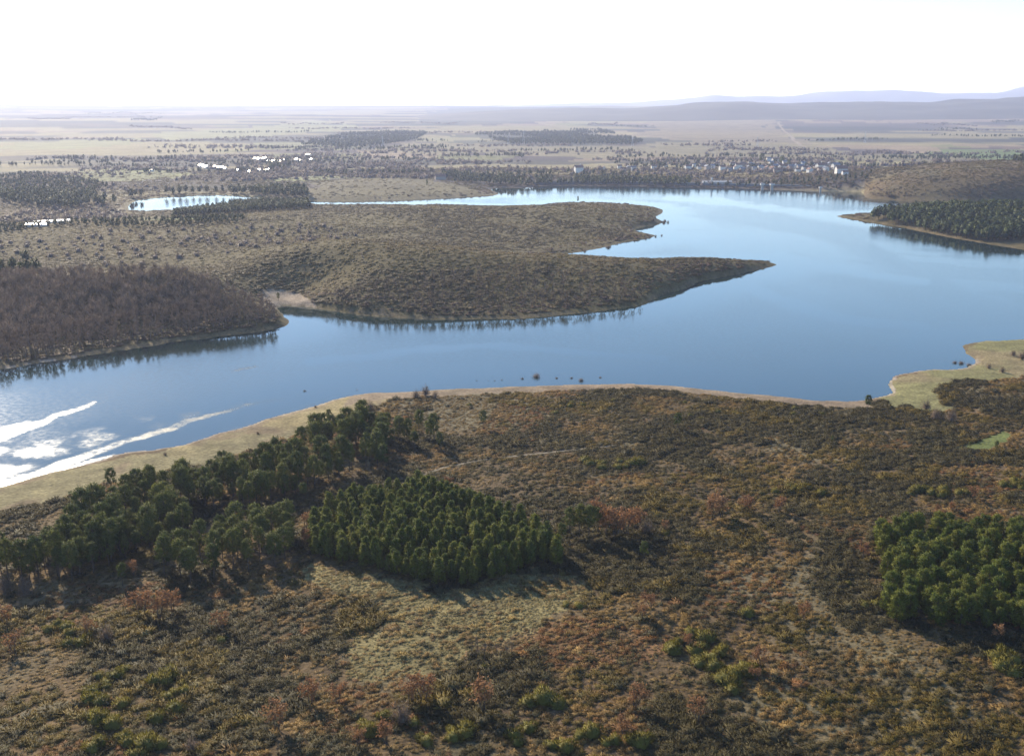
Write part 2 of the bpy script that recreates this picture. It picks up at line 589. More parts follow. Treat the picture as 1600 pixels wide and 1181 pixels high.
# bare drawdown strip along the water
bw = np.maximum(0.4, 16 * (fbm(x, y, 38, 3, 40) - .32))
bare = (sd > 0) & (sd < bw) & (r < 1300)
lay(bare * (.35 + .5 * fbm(x, y, 8, 2, 42)) * np.where(y > 490, .55, 1.0), (0.18, 0.132, 0.085))  # fainter on the far shores, their shade mixed into the strip's colour
lay(((sd > 0) & (sd < .6 + 1.8 * fbm(x, y, 14, 2, 43)) & (r < 560)) * .7, (0.30, 0.25, 0.20))
lay(inside(SANDBAR, x, y) & (sd > 0), (0.25, 0.195, 0.135))
beach = (sd > 0) & (sd < 13 + 5 * fbm(x, y, 40, 2, 41)) & (y < 520) & (x > -70) & (x < 150)
lay(beach * .8, (0.21, 0.155, 0.10))
# the plain: strips of field, fallow and wood
pl = sstep(1250, 1700, r) * ~inside(W([(1345, 312), (1355, 285), (1480, 263), (1650, 256), (2000, 262), (2000, 345), (1360, 330)], 4.0), x, y)
u, w = x + 260 * (fbm(x, y, 500, 2, 51) - .5), y + 500 * (fbm(x, y, 900, 2, 52) - .5)
cell = vnoise(np.floor(u / 170) * 7.13, np.floor(w / (260 + 0.03 * r)) * 3.7, 1.0, 60)
cell2 = vnoise(np.floor((u + 90) / 330) * 5.3, np.floor(w / 620) * 9.1, 1.0, 61)
tan_, gr_, br_, mv_ = (0.245, 0.182, 0.110), (0.180, 0.176, 0.070), (0.118, 0.082, 0.060), (0.070, 0.053, 0.050)
lay(pl, br_)
lay(pl * (cell > .42), mv_)
lay(pl * (cell > .60) * .9, tan_)
lay(pl * (cell < .28) * .85, gr_)
lay(pl * (cell2 > .60) * .7, tan_)
strip = fbm(x * .28, y + .15 * x, 420 + 0 * x, 4, 63)
lay(pl * sstep(.475, .53, strip) * .85, (0.062, 0.054, 0.050))
lay(pl * sstep(.50, .55, fbm(x * .4 + 900, y, 800, 4, 62)) * .85, (0.045, 0.047, 0.038))
lay(pl * sstep(.555, .59, fbm(x * .25 - 3000, y, 330, 3, 64)) * .8, (0.26, 0.215, 0.105))
PLAINS = []
for poly, colr in [([(560, 236), (640, 226), (672, 214), (742, 213), (780, 226), (1000, 228), (1060, 222), (1240, 226), (1330, 238), (1600, 246), (1700, 258), (1200, 246), (900, 244)], (0.225, 0.190, 0.105)),
                   ([(672, 214), (742, 213), (770, 223), (650, 224)], (0.26, 0.235, 0.12)),
                   ([(1020, 197), (1130, 193), (1215, 196), (1248, 224), (1100, 226), (1000, 214)], (0.235, 0.185, 0.115)),
                   ([(1400, 238), (1480, 234), (1700, 236), (1700, 247), (1500, 246)], (0.13, 0.175, 0.055)),
                   ([(930, 190), (1040, 186), (1180, 189), (1180, 194), (1020, 197)], (0.29, 0.22, 0.14)),
                   ([(1310, 186), (1400, 183), (1600, 187), (1600, 198), (1400, 199)], (0.24, 0.175, 0.12)),
                   ([(80, 276), (160, 262), (230, 254), (300, 268), (230, 280), (120, 282)], (0.21, 0.21, 0.085)),
                   ([(240, 272), (290, 266), (310, 272), (270, 278)], (0.24, 0.24, 0.09)),
                   ([(0, 225), (200, 218), (210, 226), (0, 236)], (0.25, 0.24, 0.11)),
                   ([(230, 212), (520, 196), (560, 205), (400, 216), (250, 220)], (0.25, 0.24, 0.11)),
                   ([(360, 226), (560, 220), (560, 232), (400, 234)], (0.22, 0.21, 0.10)),
                   ([(425, 275), (520, 272), (540, 278), (430, 282)], (0.24, 0.24, 0.10)),
                   ([(470, 288), (560, 276), (680, 280), (760, 296), (760, 304), (640, 311), (480, 313)], (0.150, 0.125, 0.062)),
                   ([(205, 334), (270, 330), (272, 348), (318, 350), (320, 357), (190, 354)], (0.20, 0.185, 0.085)),
                   ([(205, 351), (318, 348), (320, 358), (190, 356)], (0.17, 0.21, 0.075)),
                   ([(150, 328), (200, 312), (205, 331), (150, 336)], (0.24, 0.20, 0.13)),
                   ([(1330, 266), (1480, 258), (1600, 256), (1600, 264), (1400, 276)], (0.21, 0.175, 0.10))]:
    PW = W(poly, 8.0)
    PLAINS.append(PW)
    lay((inside(PW, x + .06 * r * (fbm(x, y, 120, 3, 67) - .5), y + .10 * r * (fbm(x, y, 120, 3, 68) - .5)) & (sd > 0)) * (.75 + .25 * fbm(x, y, 60, 2, 69)), np.array(colr) * .86)
FORESTS = []
for poly in ([(470, 226), (540, 212), (620, 209), (668, 210), (650, 219), (600, 227), (540, 231)],
             [(742, 212), (830, 207), (940, 206), (1005, 222), (990, 226), (800, 225)],
             [(0, 272), (60, 268), (170, 285), (130, 298), (0, 303)],
             [(1150, 186), (1320, 182), (1600, 184), (1600, 190), (1250, 193)],
             [(690, 180), (900, 176), (930, 190), (820, 196), (660, 200)]):
    PW = W(poly, 10.0)
    FORESTS.append(PW)
    lay((inside(PW, x + 500 * (fbm(x, y, 300, 3, 65) - .5), y + 700 * (fbm(x, y, 300, 3, 66) - .5))) * .85, (0.060, 0.062, 0.045))
lay((pdist(W([(1215, 196), (1222, 203), (1236, 212), (1240, 219), (1256, 227)], 12.0), x, y) < 6) & (r > 2000), (0.27, 0.215, 0.15))

verts = np.stack([x, y, GZ.ravel()], 1)
idx = np.arange(nr * na).reshape(nr, na)
i2 = np.concatenate([idx, idx[:, :1]], 1)
quads = np.stack([i2[:-1, :-1], i2[:-1, 1:], i2[1:, 1:], i2[1:, :-1]], -1).reshape(-1, 4)[:, ::-1]
ctr = len(verts)
verts = np.concatenate([verts, [[0, 0, float(height(np.array([0.]), np.array([0.]))[0])]]])
me = mesh_from("ground", verts, quads.copy(), m_ground, True)
ca = me.color_attributes.new("cover", 'FLOAT_COLOR', 'POINT')
ca.data.foreach_set("color", np.concatenate([np.concatenate([cov, np.ones((len(cov), 1))], 1), [[.1, .07, .04, 1]]]).astype(np.float32).ravel())
# close the hole under the camera
import bmesh
bm = bmesh.new()
bm.from_mesh(me)
bm.verts.ensure_lookup_table()
for j in range(na):
    bm.faces.new((bm.verts[ctr], bm.verts[(j + 1) % na], bm.verts[j]))
bm.normal_update()
bm.to_mesh(me)
bm.free()
tag(obj("ground", me), "scrub covered land around the reservoir reaching to the plain", "ground", kind="structure")

# --- water sheets
PXX, PYY = pix(x, y, 0.0)
PYY = PYY + 9 * (fbm(x, y, 16, 4, 77) - .5)
PXX = PXX + 14 * (fbm(x, y, 16, 4, 78) - .5)


def band(line, w0, w1, soft=1.6):
    """how deep inside a streak of breeze a point of the water lies"""
    L = np.array(line, float)
    best = np.zeros(len(PXX))
    tot = len(L) - 1
    for i in range(tot):
        a, b = L[i], L[i + 1]
        dx, dy = b - a
        t = np.clip(((PXX - a[0]) * dx + (PYY - a[1]) * dy) / (dx * dx + dy * dy), 0, 1)
        dd = np.hypot(PXX - a[0] - t * dx, PYY - a[1] - t * dy)
        wd = w0 + (w1 - w0) * (i + t) / tot
        best = np.maximum(best, 1 - sstep(wd * .22, wd * .5 * soft + 1.5, dd))
    return best


nf = fbm(x, y, 9, 3, 71)
ruf = np.zeros(len(x))
ruf = np.maximum(ruf, 1.0 * band([(-200, 850), (20, 753), (100, 723), (180, 696), (260, 669), (340, 645), (420, 626), (480, 613)], 11, 3) * (1 - .75 * sstep(270, 470, PXX)) * (.62 + .5 * sstep(.3, .65, nf)))
ruf = np.maximum(ruf, 1.0 * band([(-200, 760), (0, 683), (38, 670), (70, 660), (84, 648), (110, 641), (150, 628)], 11, 2) * (.7 + .4 * sstep(.3, .65, nf)))
ruf = np.maximum(ruf, .9 * band([(-100, 700), (0, 672), (48, 663)], 5, 3))
ruf = np.maximum(ruf, .50 * band([(-200, 800), (0, 722), (60, 704), (140, 686), (230, 660), (310, 645)], 60, 8, 1.9) * (.25 + .75 * sstep(.25, .68, nf)))
ruf = np.maximum(ruf, .9 * band([(-200, 815), (0, 758), (60, 742), (130, 724), (178, 712)], 5, 3))
ruf = np.maximum(ruf, .5 * band([(300, 690), (420, 653), (545, 616)], 3, 2))
ruf = np.maximum(ruf, .6 * band([(350, 582), (390, 574), (408, 570)], 5, 3) * sstep(.4, .6, nf))
ruf = np.maximum(ruf, .5 * band([(180, 628), (250, 615), (325, 606)], 5, 3) * sstep(.45, .6, nf))
# broad cat's-paws on the open lake
bro = fbm(x * .45 + 40, y * .12, 60, 4, 75)
ruf = np.maximum(ruf, .30 * sstep(.36, .62, bro) * sstep(8, 60, -sd))
ruf = np.maximum(ruf, .26 * sstep(.50, .60, fbm(x * .30 + .2 * y, y * .22, 26, 4, 76)) * sstep(8, 50, -sd))
open_ = sstep(10, 70, -sd) * sstep(560, 700, PXX + 260 * sstep(620, 560, PYY))
ruf = np.maximum(ruf, .17 * open_)
# calm slicks lie pale across the ruffled water
slick = .95 * band([(1040, 310), (1130, 316), (1220, 328), (1300, 338), (1380, 352)], 8, 5)
slick = np.maximum(slick, .9 * band([(1215, 402), (1290, 417), (1370, 432), (1450, 440)], 13, 6))
slick = np.maximum(slick, .8 * band([(480, 566), (600, 556), (680, 545), (740, 540), (800, 542), (900, 552), (1040, 560)], 8, 5))
slick = np.maximum(slick, .8 * band([(1130, 430), (1220, 470), (1330, 500), (1450, 512)], 18, 8))
ruf = ruf * (1 - slick)


def water(name, poly, label, pad):
    ok = (inside(poly, x, y) | (pdist(poly, x, y, True) < pad)) & (R.ravel() < 3300)
    sel = ok[quads].any(1)
    q = quads[sel]
    used, inv = np.unique(q.ravel(), return_inverse=True)
    v = np.stack([x[used], y[used], np.zeros(len(used))], 1)
    me = mesh_from(name, v, inv.reshape(-1, 4), m_water, True)
    a = me.attributes.new("ruffle", 'FLOAT', 'POINT')
    a.data.foreach_set("value", ruf[used].astype(np.float32))
    tag(obj(name, me), label, "water", kind="structure")


water("lake", LAKE, "blue winding reservoir between low scrub peninsulas", 1.5)
water("pond", POND, "small shining pond beyond the peninsulas", 2.0)


# ------------------------------------------------------------------ hills and mountains on the horizon
def ridge(name, label, crest_px, dist, back, mat, seed, rough):
    cp = np.array(crest_px, float)
    a = np.radians(np.linspace(math.degrees(math.atan((cp[0, 0] - 800) / F)), math.degrees(math.atan((cp[-1, 0] - 800) / F)), 260))
    pxs = 800 + F * np.tan(a)
    top = H + (166.5 - np.interp(pxs, cp[:, 0], cp[:, 1])) / F * dist
    t = np.linspace(-1, 1, 41)
    AA, TT = np.meshgrid(a, t)
    D = dist + back * TT
    X, Y = D * np.tan(AA), D + 0 * AA
    prof = np.clip(1 - np.abs(TT) ** 1.6, 0, 1)
    base = 20.0
    nz = fbm(X, Y, rough, 4, seed)
    Z = base + (np.maximum(top[None], base) - base) * prof * (0.60 + 0.80 * nz)
    Z = np.where(np.abs(TT) > .97, base - 60, Z)
    v = np.stack([X.ravel(), Y.ravel(), Z.ravel()], 1)
    ii = np.arange(v.shape[0]).reshape(X.shape)
    q = np.stack([ii[:-1, :-1], ii[:-1, 1:], ii[1:, 1:], ii[1:, :-1]], -1).reshape(-1, 4)
    tag(obj(name, mesh_from(name, v, q, mat, True)), label, "hills", kind="structure")


m_hill = plain("wooded_hill", (0.075, 0.066, 0.045), 0.95, 0.6, 0.003)
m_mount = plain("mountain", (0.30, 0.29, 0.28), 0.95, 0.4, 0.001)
ridge("hills", "long dark wooded ridge beyond the plain", [(430, 205), (560, 190), (700, 176), (780, 172), (860, 168), (960, 168), (1060, 164), (1150, 162), (1250, 162), (1350, 158), (1450, 159), (1530, 155), (1600, 153), (1750, 152), (2000, 158), (2200, 170)], 8200, 1500, m_hill, 81, 900)
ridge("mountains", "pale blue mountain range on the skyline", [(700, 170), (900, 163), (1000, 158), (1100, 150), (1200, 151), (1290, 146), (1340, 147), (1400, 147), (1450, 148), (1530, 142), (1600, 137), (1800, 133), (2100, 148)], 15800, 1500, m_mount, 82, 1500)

# ------------------------------------------------------------------ scatter of what nobody could count
def scatter(name, label, cat, pts, rot, scl, tint, protos):
    n = len(pts)
    me = bpy.data.meshes.new(name)
    me.vertices.add(n)
    me.vertices.foreach_set("co", np.asarray(pts, np.float32).ravel())
    for nm, typ, key, arr in (("rot", 'FLOAT_VECTOR', "vector", rot), ("scl", 'FLOAT_VECTOR', "vector", scl),
                              ("tint", 'FLOAT_COLOR', "color", np.concatenate([tint, np.ones((n, 1))], 1)),
                              ("pick", 'INT', "value", rng.integers(0, len(protos), n))):
        a = me.attributes.new(nm, typ, 'POINT')
        a.data.foreach_set(key, np.asarray(arr, np.int32 if typ == 'INT' else np.float32).ravel())
    o = obj(name, me)
    ng = bpy.data.node_groups.new(name, 'GeometryNodeTree')
    ng.interface.new_socket("Geometry", in_out='INPUT', socket_type='NodeSocketGeometry')
    ng.interface.new_socket("Geometry", in_out='OUTPUT', socket_type='NodeSocketGeometry')
    L = ng.links
    gi, go = ng.nodes.new("NodeGroupInput"), ng.nodes.new("NodeGroupOutput")
    iop = ng.nodes.new("GeometryNodeInstanceOnPoints")
    join = ng.nodes.new("GeometryNodeJoinGeometry")
    for pm in protos:
        po = bpy.data.objects.new(name + "_shape", pm)
        oi = ng.nodes.new("GeometryNodeObjectInfo")
        oi.inputs['Object'].default_value = po
        oi.inputs['As Instance'].default_value = True
        L.new(oi.outputs['Geometry'], join.inputs[0])
    L.new(gi.outputs[0], iop.inputs['Points'])
    L.new(join.outputs[0], iop.inputs['Instance'])
    iop.inputs['Pick Instance'].default_value = True
    for nm, typ, sock in (("rot", 'FLOAT_VECTOR', 'Rotation'), ("scl", 'FLOAT_VECTOR', 'Scale'), ("pick", 'INT', 'Instance Index')):
        na_ = ng.nodes.new("GeometryNodeInputNamedAttribute")
        na_.data_type = typ
        na_.inputs['Name'].default_value = nm
        L.new(na_.outputs['Attribute'], iop.inputs[sock])
    L.new(iop.outputs[0], go.inputs[0])
    md = o.modifiers.new("scatter", 'NODES')
    md.node_group = ng
    return tag(o, label, cat, kind="stuff")


def rz_only(n, tilt=0.0):
    return np.stack([rng.normal(0, tilt, n) if tilt else np.zeros(n), rng.normal(0, tilt, n) if tilt else np.zeros(n), rng.uniform(0, 2 * math.pi, n)], 1)


def palette(cols, n, noise=None, jitter=0.13):
    cols = np.array(cols)
    if noise is None:
        k = rng.integers(0, len(cols), n)
    else:
        k = np.clip((noise * len(cols)).astype(int), 0, len(cols) - 1)
    return cols[k] * (1 + rng.normal(0, jitter, (n, 1)))


def core(mb, rx, rz, z0, r, k=7, rings=3):
    """rough closed dome inside a bush"""
    vs, fs = [], []
    for i in range(rings):
        t = i / rings * math.pi / 2
        for j in range(k):
            a = 2 * math.pi * j / k + i * .4
            q = r.uniform(.8, 1.15)
            vs.append((rx * math.cos(t) * math.cos(a) * q, rx * math.cos(t) * math.sin(a) * q, z0 + rz * math.sin(t) * q))
    vs.append((0, 0, z0 + rz))
    for i in range(rings - 1):
        for j in range(k):
            fs.append((i * k + j, i * k + (j + 1) % k, (i + 1) * k + (j + 1) % k, (i + 1) * k + j))
    for j in range(k):
        fs.append(((rings - 1) * k + j, (rings - 1) * k + (j + 1) % k, rings * k))
    mb.add(vs, fs)


def dome_pts(n, rx, rz, r, inner=0.6):
    d = r.normal(size=(n, 3))
    d[:, 2] = np.abs(d[:, 2])
    d /= np.linalg.norm(d, axis=1)[:, None]
    q = r.uniform(inner, 1.0, n)[:, None]
    lob = 1 + .22 * np.sin(3 * np.arctan2(d[:, 1], d[:, 0]) + r.uniform(0, 6))[:, None]
    return d * q * np.array([rx, rx, rz]) * lob, d


def heath(seed, n=120, rx=.8, rz=.75, L=.36, w=.05):
    r = np.random.default_rng(seed)
    mb = MB()
    core(mb, rx * .6, rz * .5, 0, r, 7, 2)
    p, d = dome_pts(n, rx * .85, rz * .8, r, .55)
    d = d + r.normal(0, .45, (n, 3)) + np.array([0, 0, .35])
    mb.blades(p, d, r.uniform(.6, 1.3, n) * L, w, r)
    return mb.mesh("scrub_clump", m_scrub, (0, 0, -.35))


def bushy(seed, n=64, rx=1.0, rz=.9, s=.19):
    r = np.random.default_rng(seed)
    mb = MB()
    core(mb, rx * .7, rz * .75, 0, r, 6, 2)
    p, d = dome_pts(n, rx, rz, r, .6)
    mb.leaves(p, r.uniform(.6, 1.3, n) * s, r)
    return mb.mesh("bush_clump", m_scrub, (0, 0, -.35))


def far_pine(seed, n=70):
    """pine of height 1 for the far stands"""
    r = np.random.default_rng(seed)
    mb = MB()
    mb.tube([(0, 0, 0), (0, 0, .5)], [.02, .014], 3)
    t = r.uniform(0, 1, n) ** .8
    rad = .27 * np.sqrt(np.clip(1 - ((t - .22) / .80) ** 2, 0, 1)) * r.uniform(.45, 1.0, n)
    a = r.uniform(0, 6.283, n)
    c = np.stack([rad * np.cos(a), rad * np.sin(a), .28 + .70 * t], 1)
    mb.leaves(c, r.uniform(.06, .11, n), r)
    core(mb, .15, .5, .36, r, 5, 2)
    return mb.mesh("far_pine_shape", m_scrub, (0, 0, .42), .6)


def far_bare(seed, n=70):
    r = np.random.default_rng(seed)
    mb = MB()
    mb.tube([(0, 0, 0), (.01, 0, .35), (0, .01, .8)], [.022, .016, .004], 3)
    d = r.normal(size=(n, 3))
    d[:, 2] = np.abs(d[:, 2]) * .9 + .35
    d /= np.linalg.norm(d, axis=1)[:, None]
    st = np.stack([np.zeros(n), np.zeros(n), r.uniform(.2, .55, n)], 1) + d * r.uniform(.0, .18, n)[:, None]
    mb.blades(st, d, r.uniform(.18, .36, n), .013, r)
    return mb.mesh("far_bare_shape", m_scrub)


def keep(mask, *arrs):
    return [a[mask] for a in arrs]


PATH = W([(560, 770), (625, 742), (660, 726), (700, 712), (760, 702), (820, 695), (890, 689), (960, 682)], 7.0)

# --- scrub of the near bank
n = 190000
yy = rng.uniform(110, 480, n)
xx = rng.uniform(-1, 1, n) * (0.56 * yy + 30)
ok = rng.random(n) < (0.56 * yy + 30) / (0.56 * 480 + 30)
xx, yy = keep(ok, xx, yy)
sd_ = lake_sd(xx, yy)
jx_, jy_ = xx + 10 * (fbm(xx, yy, 7, 3, 17) - .5), yy + 11 * (fbm(xx, yy, 7, 3, 18) - .5)
cl = inside(CLEAR, jx_, jy_)
gr = inside(MEADOW, jx_, jy_) | inside(POINTM, jx_, jy_) | inside(FIELD, xx, yy)
orr = inside(ORANGE, xx, yy)
pth = pdist(PATH, xx, yy) < .75
pat = fbm(xx, yy, 26, 3, 90)
shore = np.where((xx > -70) & (xx < 150), 15, 7)
q = rng.random(len(xx))
ok = (sd_ > shore) & ~gr & ~pth & (~cl | (q < .45)) & (q < .72 + .5 * sstep(.35, .6, pat))
xx, yy, sd_, cl, orr, pat = keep(ok, xx, yy, sd_, cl, orr, pat)
zz = height(xx, yy, sd_)
n = len(xx)
mid = fbm(xx, yy, 13, 3, 92)
fine = fbm(xx, yy, 5, 2, 97)
tone = np.clip((mid - .5) * 2.6 + (fine - .5) * 1.2 + (rng.random(n) - .5) * .5 + .45, 0, .999)
tint = palette([(0.060, 0.057, 0.030), (0.074, 0.068, 0.034), (0.090, 0.078, 0.038), (0.112, 0.088, 0.043), (0.135, 0.098, 0.046), (0.165, 0.118, 0.054), (0.200, 0.150, 0.070)], n, tone)
size = rng.uniform(.5, 1.05, n)
# taller dark thickets, bracken, olive gorse and thin grassy places each in patches of their own
thick = fbm(xx, yy, 24, 4, 98) + .10 * (rng.random(n) - .5)
dk = (thick > .545) | (rng.random(n) < .03)
tint[dk] = palette([(0.046, 0.048, 0.028), (0.058, 0.056, 0.032), (0.070, 0.066, 0.034)], int(dk.sum()))
size[dk] *= 1.55
rust = ((fbm(xx, yy, 30, 4, 93) > .565) & (rng.random(n) < .38) | orr & (rng.random(n) < .6)) & ~dk
tint[rust] = palette([(0.160, 0.088, 0.042), (0.180, 0.108, 0.052), (0.140, 0.082, 0.044)], int(rust.sum()))
size[rust] *= .95
olive = (fbm(xx, yy, 17, 4, 94) > .62) & (rng.random(n) < .6) & ~orr
tint[olive] = palette([(0.092, 0.080, 0.022), (0.116, 0.096, 0.030)], int(olive.sum()))
size[olive] *= 1.2
thin = (fbm(xx, yy, 36, 4, 99) > .575) & ~dk & ~olive
tint[thin] = palette([(0.190, 0.150, 0.074), (0.165, 0.130, 0.064), (0.140, 0.108, 0.055)], int(thin.sum()))
size[thin] *= .62
cc = cl & (rng.random(n) < .75)
tint[cc] = palette([(0.215, 0.180, 0.086), (0.190, 0.155, 0.076), (0.165, 0.120, 0.062)], int(cc.sum()))
giant = rng.random(n) < .03
size[giant] *= 1.75
tint *= np.array([1.22, 1.05, .75])
s = size * np.where(cl, .62, 1.0) * 1.22
scl = np.stack([s * rng.uniform(.9, 1.4, n), s * rng.uniform(.9, 1.4, n), s * rng.uniform(.42, .88, n)], 1)
scatter("heath_scrub", "dense brown heather and dry scrub over the near bank", "scrub", np.stack([xx, yy, zz - .05], 1), rz_only(n, .08), scl, tint, [heath(100 + i) for i in range(7)])

# --- grass tussocks of the clearing and the meadow
n = 16000
bx = np.concatenate([CLEAR, ORANGE])
xx = rng.uniform(bx[:, 0].min(), bx[:, 0].max(), n)
yy = rng.uniform(bx[:, 1].min(), bx[:, 1].max(), n)
jx_, jy_ = xx + 10 * (fbm(xx, yy, 7, 3, 17) - .5), yy + 11 * (fbm(xx, yy, 7, 3, 18) - .5)
ok = (inside(CLEAR, jx_, jy_) | inside(ORANGE, jx_, jy_)) & (rng.random(n) < .35 + 1.1 * sstep(.35, .6, fbm(xx, yy, 11, 3, 19)))
xx, yy = keep(ok, xx, yy)
n = len(xx)
zz = height(xx, yy)
tint = palette([(0.225, 0.188, 0.076), (0.240, 0.200, 0.086), (0.200, 0.155, 0.064)], n, fbm(xx, yy, 12, 3, 95), .15)
oo = inside(ORANGE, xx, yy)
tint[oo] = palette([(0.215, 0.135, 0.062), (0.195, 0.138, 0.066)], int(oo.sum()))
s = rng.uniform(.25, .55, n)
scatter("dry_grass", "pale dry grass tussocks in the clearing below the pine plantation", "grass", np.stack([xx, yy, zz - .02], 1), rz_only(n, .1), np.stack([s, s, s * rng.uniform(.6, 1.1, n)], 1), tint, [heath(120 + i, 36, .8, .6, .5, .07) for i in range(4)])

# --- scrub on the peninsulas across the water
n = 190000
rr_ = 480 + 1620 * rng.random(n) ** 1.35
aa_ = np.radians(rng.uniform(-32, 32, n))
xx, yy = rr_ * np.sin(aa_), rr_ * np.cos(aa_)
sd_ = lake_sd(xx, yy)
q = rng.random(n)
pat = fbm(xx, yy, 45, 3, 96)
farc = np.zeros(n, bool)
for PW in PLAINS:
    farc |= inside(PW, xx, yy)
ok = (sd_ > 5) & (yy > 470) & (q < .55 + .8 * sstep(.35, .6, pat)) & ~inside(SANDBAR, xx, yy) & ~inside(POINTM, xx, yy) & (~farc | (q < .12)) & ~inside(FARPINE, xx, yy)
xx, yy, sd_, pat = keep(ok, xx, yy, sd_, pat)
n = len(xx)
zz = height(xx, yy, sd_)
tone = np.clip((pat - .5) * 2.2 + (rng.random(n) - .5) * .8 + .5, 0, .999)
tint = palette([(0.115, 0.094, 0.028), (0.140, 0.112, 0.032), (0.160, 0.124, 0.035), (0.172, 0.130, 0.038), (0.185, 0.130, 0.050)], n, tone)
hot = (sd_ < 26) & (rng.random(n) < .35)
dk = (fbm(xx, yy, 70, 4, 100) > .54) | (rng.random(n) < .06)
tint[dk] = palette([(0.104, 0.082, 0.034), (0.122, 0.092, 0.038)], int(dk.sum()))
tint[hot] = palette([(0.120, 0.080, 0.056), (0.130, 0.078, 0.050)], int(hot.sum()))
tint *= np.array([.86, .84, .78])
s = rng.uniform(.55, 1.3, n) * np.where(dk, 1.4, 1.0) * np.where(rng.random(n) < .05, 1.6, 1.0) * (.75 + .00035 * np.hypot(xx, yy))
scatter("peninsula_scrub", "olive brown scrub covering the low peninsulas across the water", "scrub", np.stack([xx, yy, zz - .1], 1), rz_only(n), np.stack([s * 1.45, s * 1.45, s * rng.uniform(.38, .75, n)], 1), tint, [bushy(140 + i) for i in range(6)])


# ------------------------------------------------------------------ sampling inside an outline with a least spacing
def darts(poly, gap, most, seed):
    r = np.random.default_rng(seed)
    lo, hi = poly.min(0), poly.max(0)
    cand = r.uniform(lo, hi, (most * 30, 2))
    cand = cand[inside(poly, cand[:, 0], cand[:, 1])]
    cell, got, g2 = {}, [], gap * gap
    for px_, py_ in cand.tolist():
        i, j = int(px_ // gap), int(py_ // gap)
        if any((px_ - b[0]) ** 2 + (py_ - b[1]) ** 2 < g2 for di in (-1, 0, 1) for dj in (-1, 0, 1) for b in cell.get((i + di, j + dj), ())):
            continue
        cell.setdefault((i, j), []).append((px_, py_))
        got.append((px_, py_))
        if len(got) >= most:
            break
    return np.array(got)


# ------------------------------------------------------------------ far stands of trees
pts, hh, tn = [], [], []
bpts, bh, bt = [], [], []


def stand(poly_px, z, gap, most, h0, h1, cols, seed, bare=False):
    g = darts(W(poly_px, z) if isinstance(poly_px, list) else poly_px, gap, most, seed)
    zz = height(g[:, 0], g[:, 1])
    sdv = lake_sd(g[:, 0], g[:, 1])
    ok_ = (sdv > 3) & (fbm(g[:, 0], g[:, 1], 60 if g[0, 1] < 2000 else 160, 3, 66) > ((.34 if g[0, 1] < 2000 else .42) + (.13 if bare and gap > 15 else 0)))
    g, zz = g[ok_], zz[ok_]
    (bpts if bare else pts).append(np.column_stack([g, zz - .15]))
    (bh if bare else hh).append(rng.uniform(h0, h1, len(g)))
    (bt if bare else tn).append(palette(cols, len(g)))


GP = [(0.050, 0.064, 0.026), (0.062, 0.076, 0.028), (0.074, 0.082, 0.032)]
BP = [(0.165, 0.128, 0.105), (0.185, 0.140, 0.110), (0.150, 0.120, 0.100)]
stand(FARPINE, 3, 4.2, 2600, 9, 14, [(0.060, 0.080, 0.028), (0.072, 0.090, 0.030), (0.050, 0.068, 0.026)], 1)
stand([(272, 345), (275, 332), (330, 326), (400, 319), (480, 317), (486, 330), (450, 335), (330, 343)], 3, 5, 1500, 7, 10, GP, 2)
stand([(0, 378), (0, 370), (200, 364), (310, 359), (380, 355), (385, 367), (310, 371), (150, 375)], 5, 5, 700, 4, 6.5, GP, 3)
stand([(140, 312), (270, 302), (470, 299), (486, 310), (440, 309), (340, 303), (210, 312), (160, 322)], 3, 8, 420, 10, 14, GP, 4)
stand([(0, 302), (150, 304), (155, 318), (100, 327), (30, 322), (0, 318)], 3, 8, 500, 9, 13, GP, 5)
stand([(690, 275), (760, 280), (820, 281), (1060, 284), (1080, 291), (1000, 290.5), (830, 290), (800, 289), (700, 287)], 3, 7, 900, 8, 13, GP, 6)
stand([(1060, 287), (1130, 290), (1240, 288), (1360, 292), (1350, 296), (1200, 294), (1080, 291)], 3, 12, 160, 6, 10, GP, 7)
stand([(1578, 272), (1640, 266), (1660, 292), (1600, 289)], 15, 6, 220, 8, 12, GP, 8)
stand([(0, 420), (40, 404), (62, 428), (60, 446), (0, 452)], 9, 6, 90, 8, 12, GP, 9)
stand([(420, 256), (450, 252), (455, 262), (420, 266)], 8, 14, 60, 10, 14, GP, 10)
for k, PW in enumerate(FORESTS[:3]):
    stand(PW, 0, 9 if k == 2 else 15, 2600, 6 if k == 2 else 9, 9 if k == 2 else 15, GP, 20 + k)
stand([(880, 258), (1080, 252), (1330, 257), (1370, 278), (1100, 287), (880, 280)], 8, 16, 700, 5, 9, BP, 30, True)
stand([(0, 262), (420, 240), (600, 236), (700, 250), (880, 254), (880, 282), (560, 274), (300, 292), (0, 300)], 8, 16, 2600, 5, 9, BP, 31, True)
stand([(1330, 258), (1600, 250), (1700, 252), (1700, 262), (1340, 268)], 10, 16, 420, 6, 10, BP + GP[1:2], 32, True)
stand([(160, 318), (30, 330), (0, 358), (140, 356), (210, 346)], 3, 9, 420, 4, 8, BP, 33, True)
stand([(200, 240), (480, 232), (640, 238), (900, 236), (1300, 244), (1300, 252), (880, 250), (500, 250), (220, 262)], 12, 18, 2200, 5, 10, BP, 34, True)
stand([(0, 380), (330, 372), (500, 362), (560, 372), (480, 400), (300, 420), (0, 420)], 7, 11, 520, 3, 6, BP, 35, True)
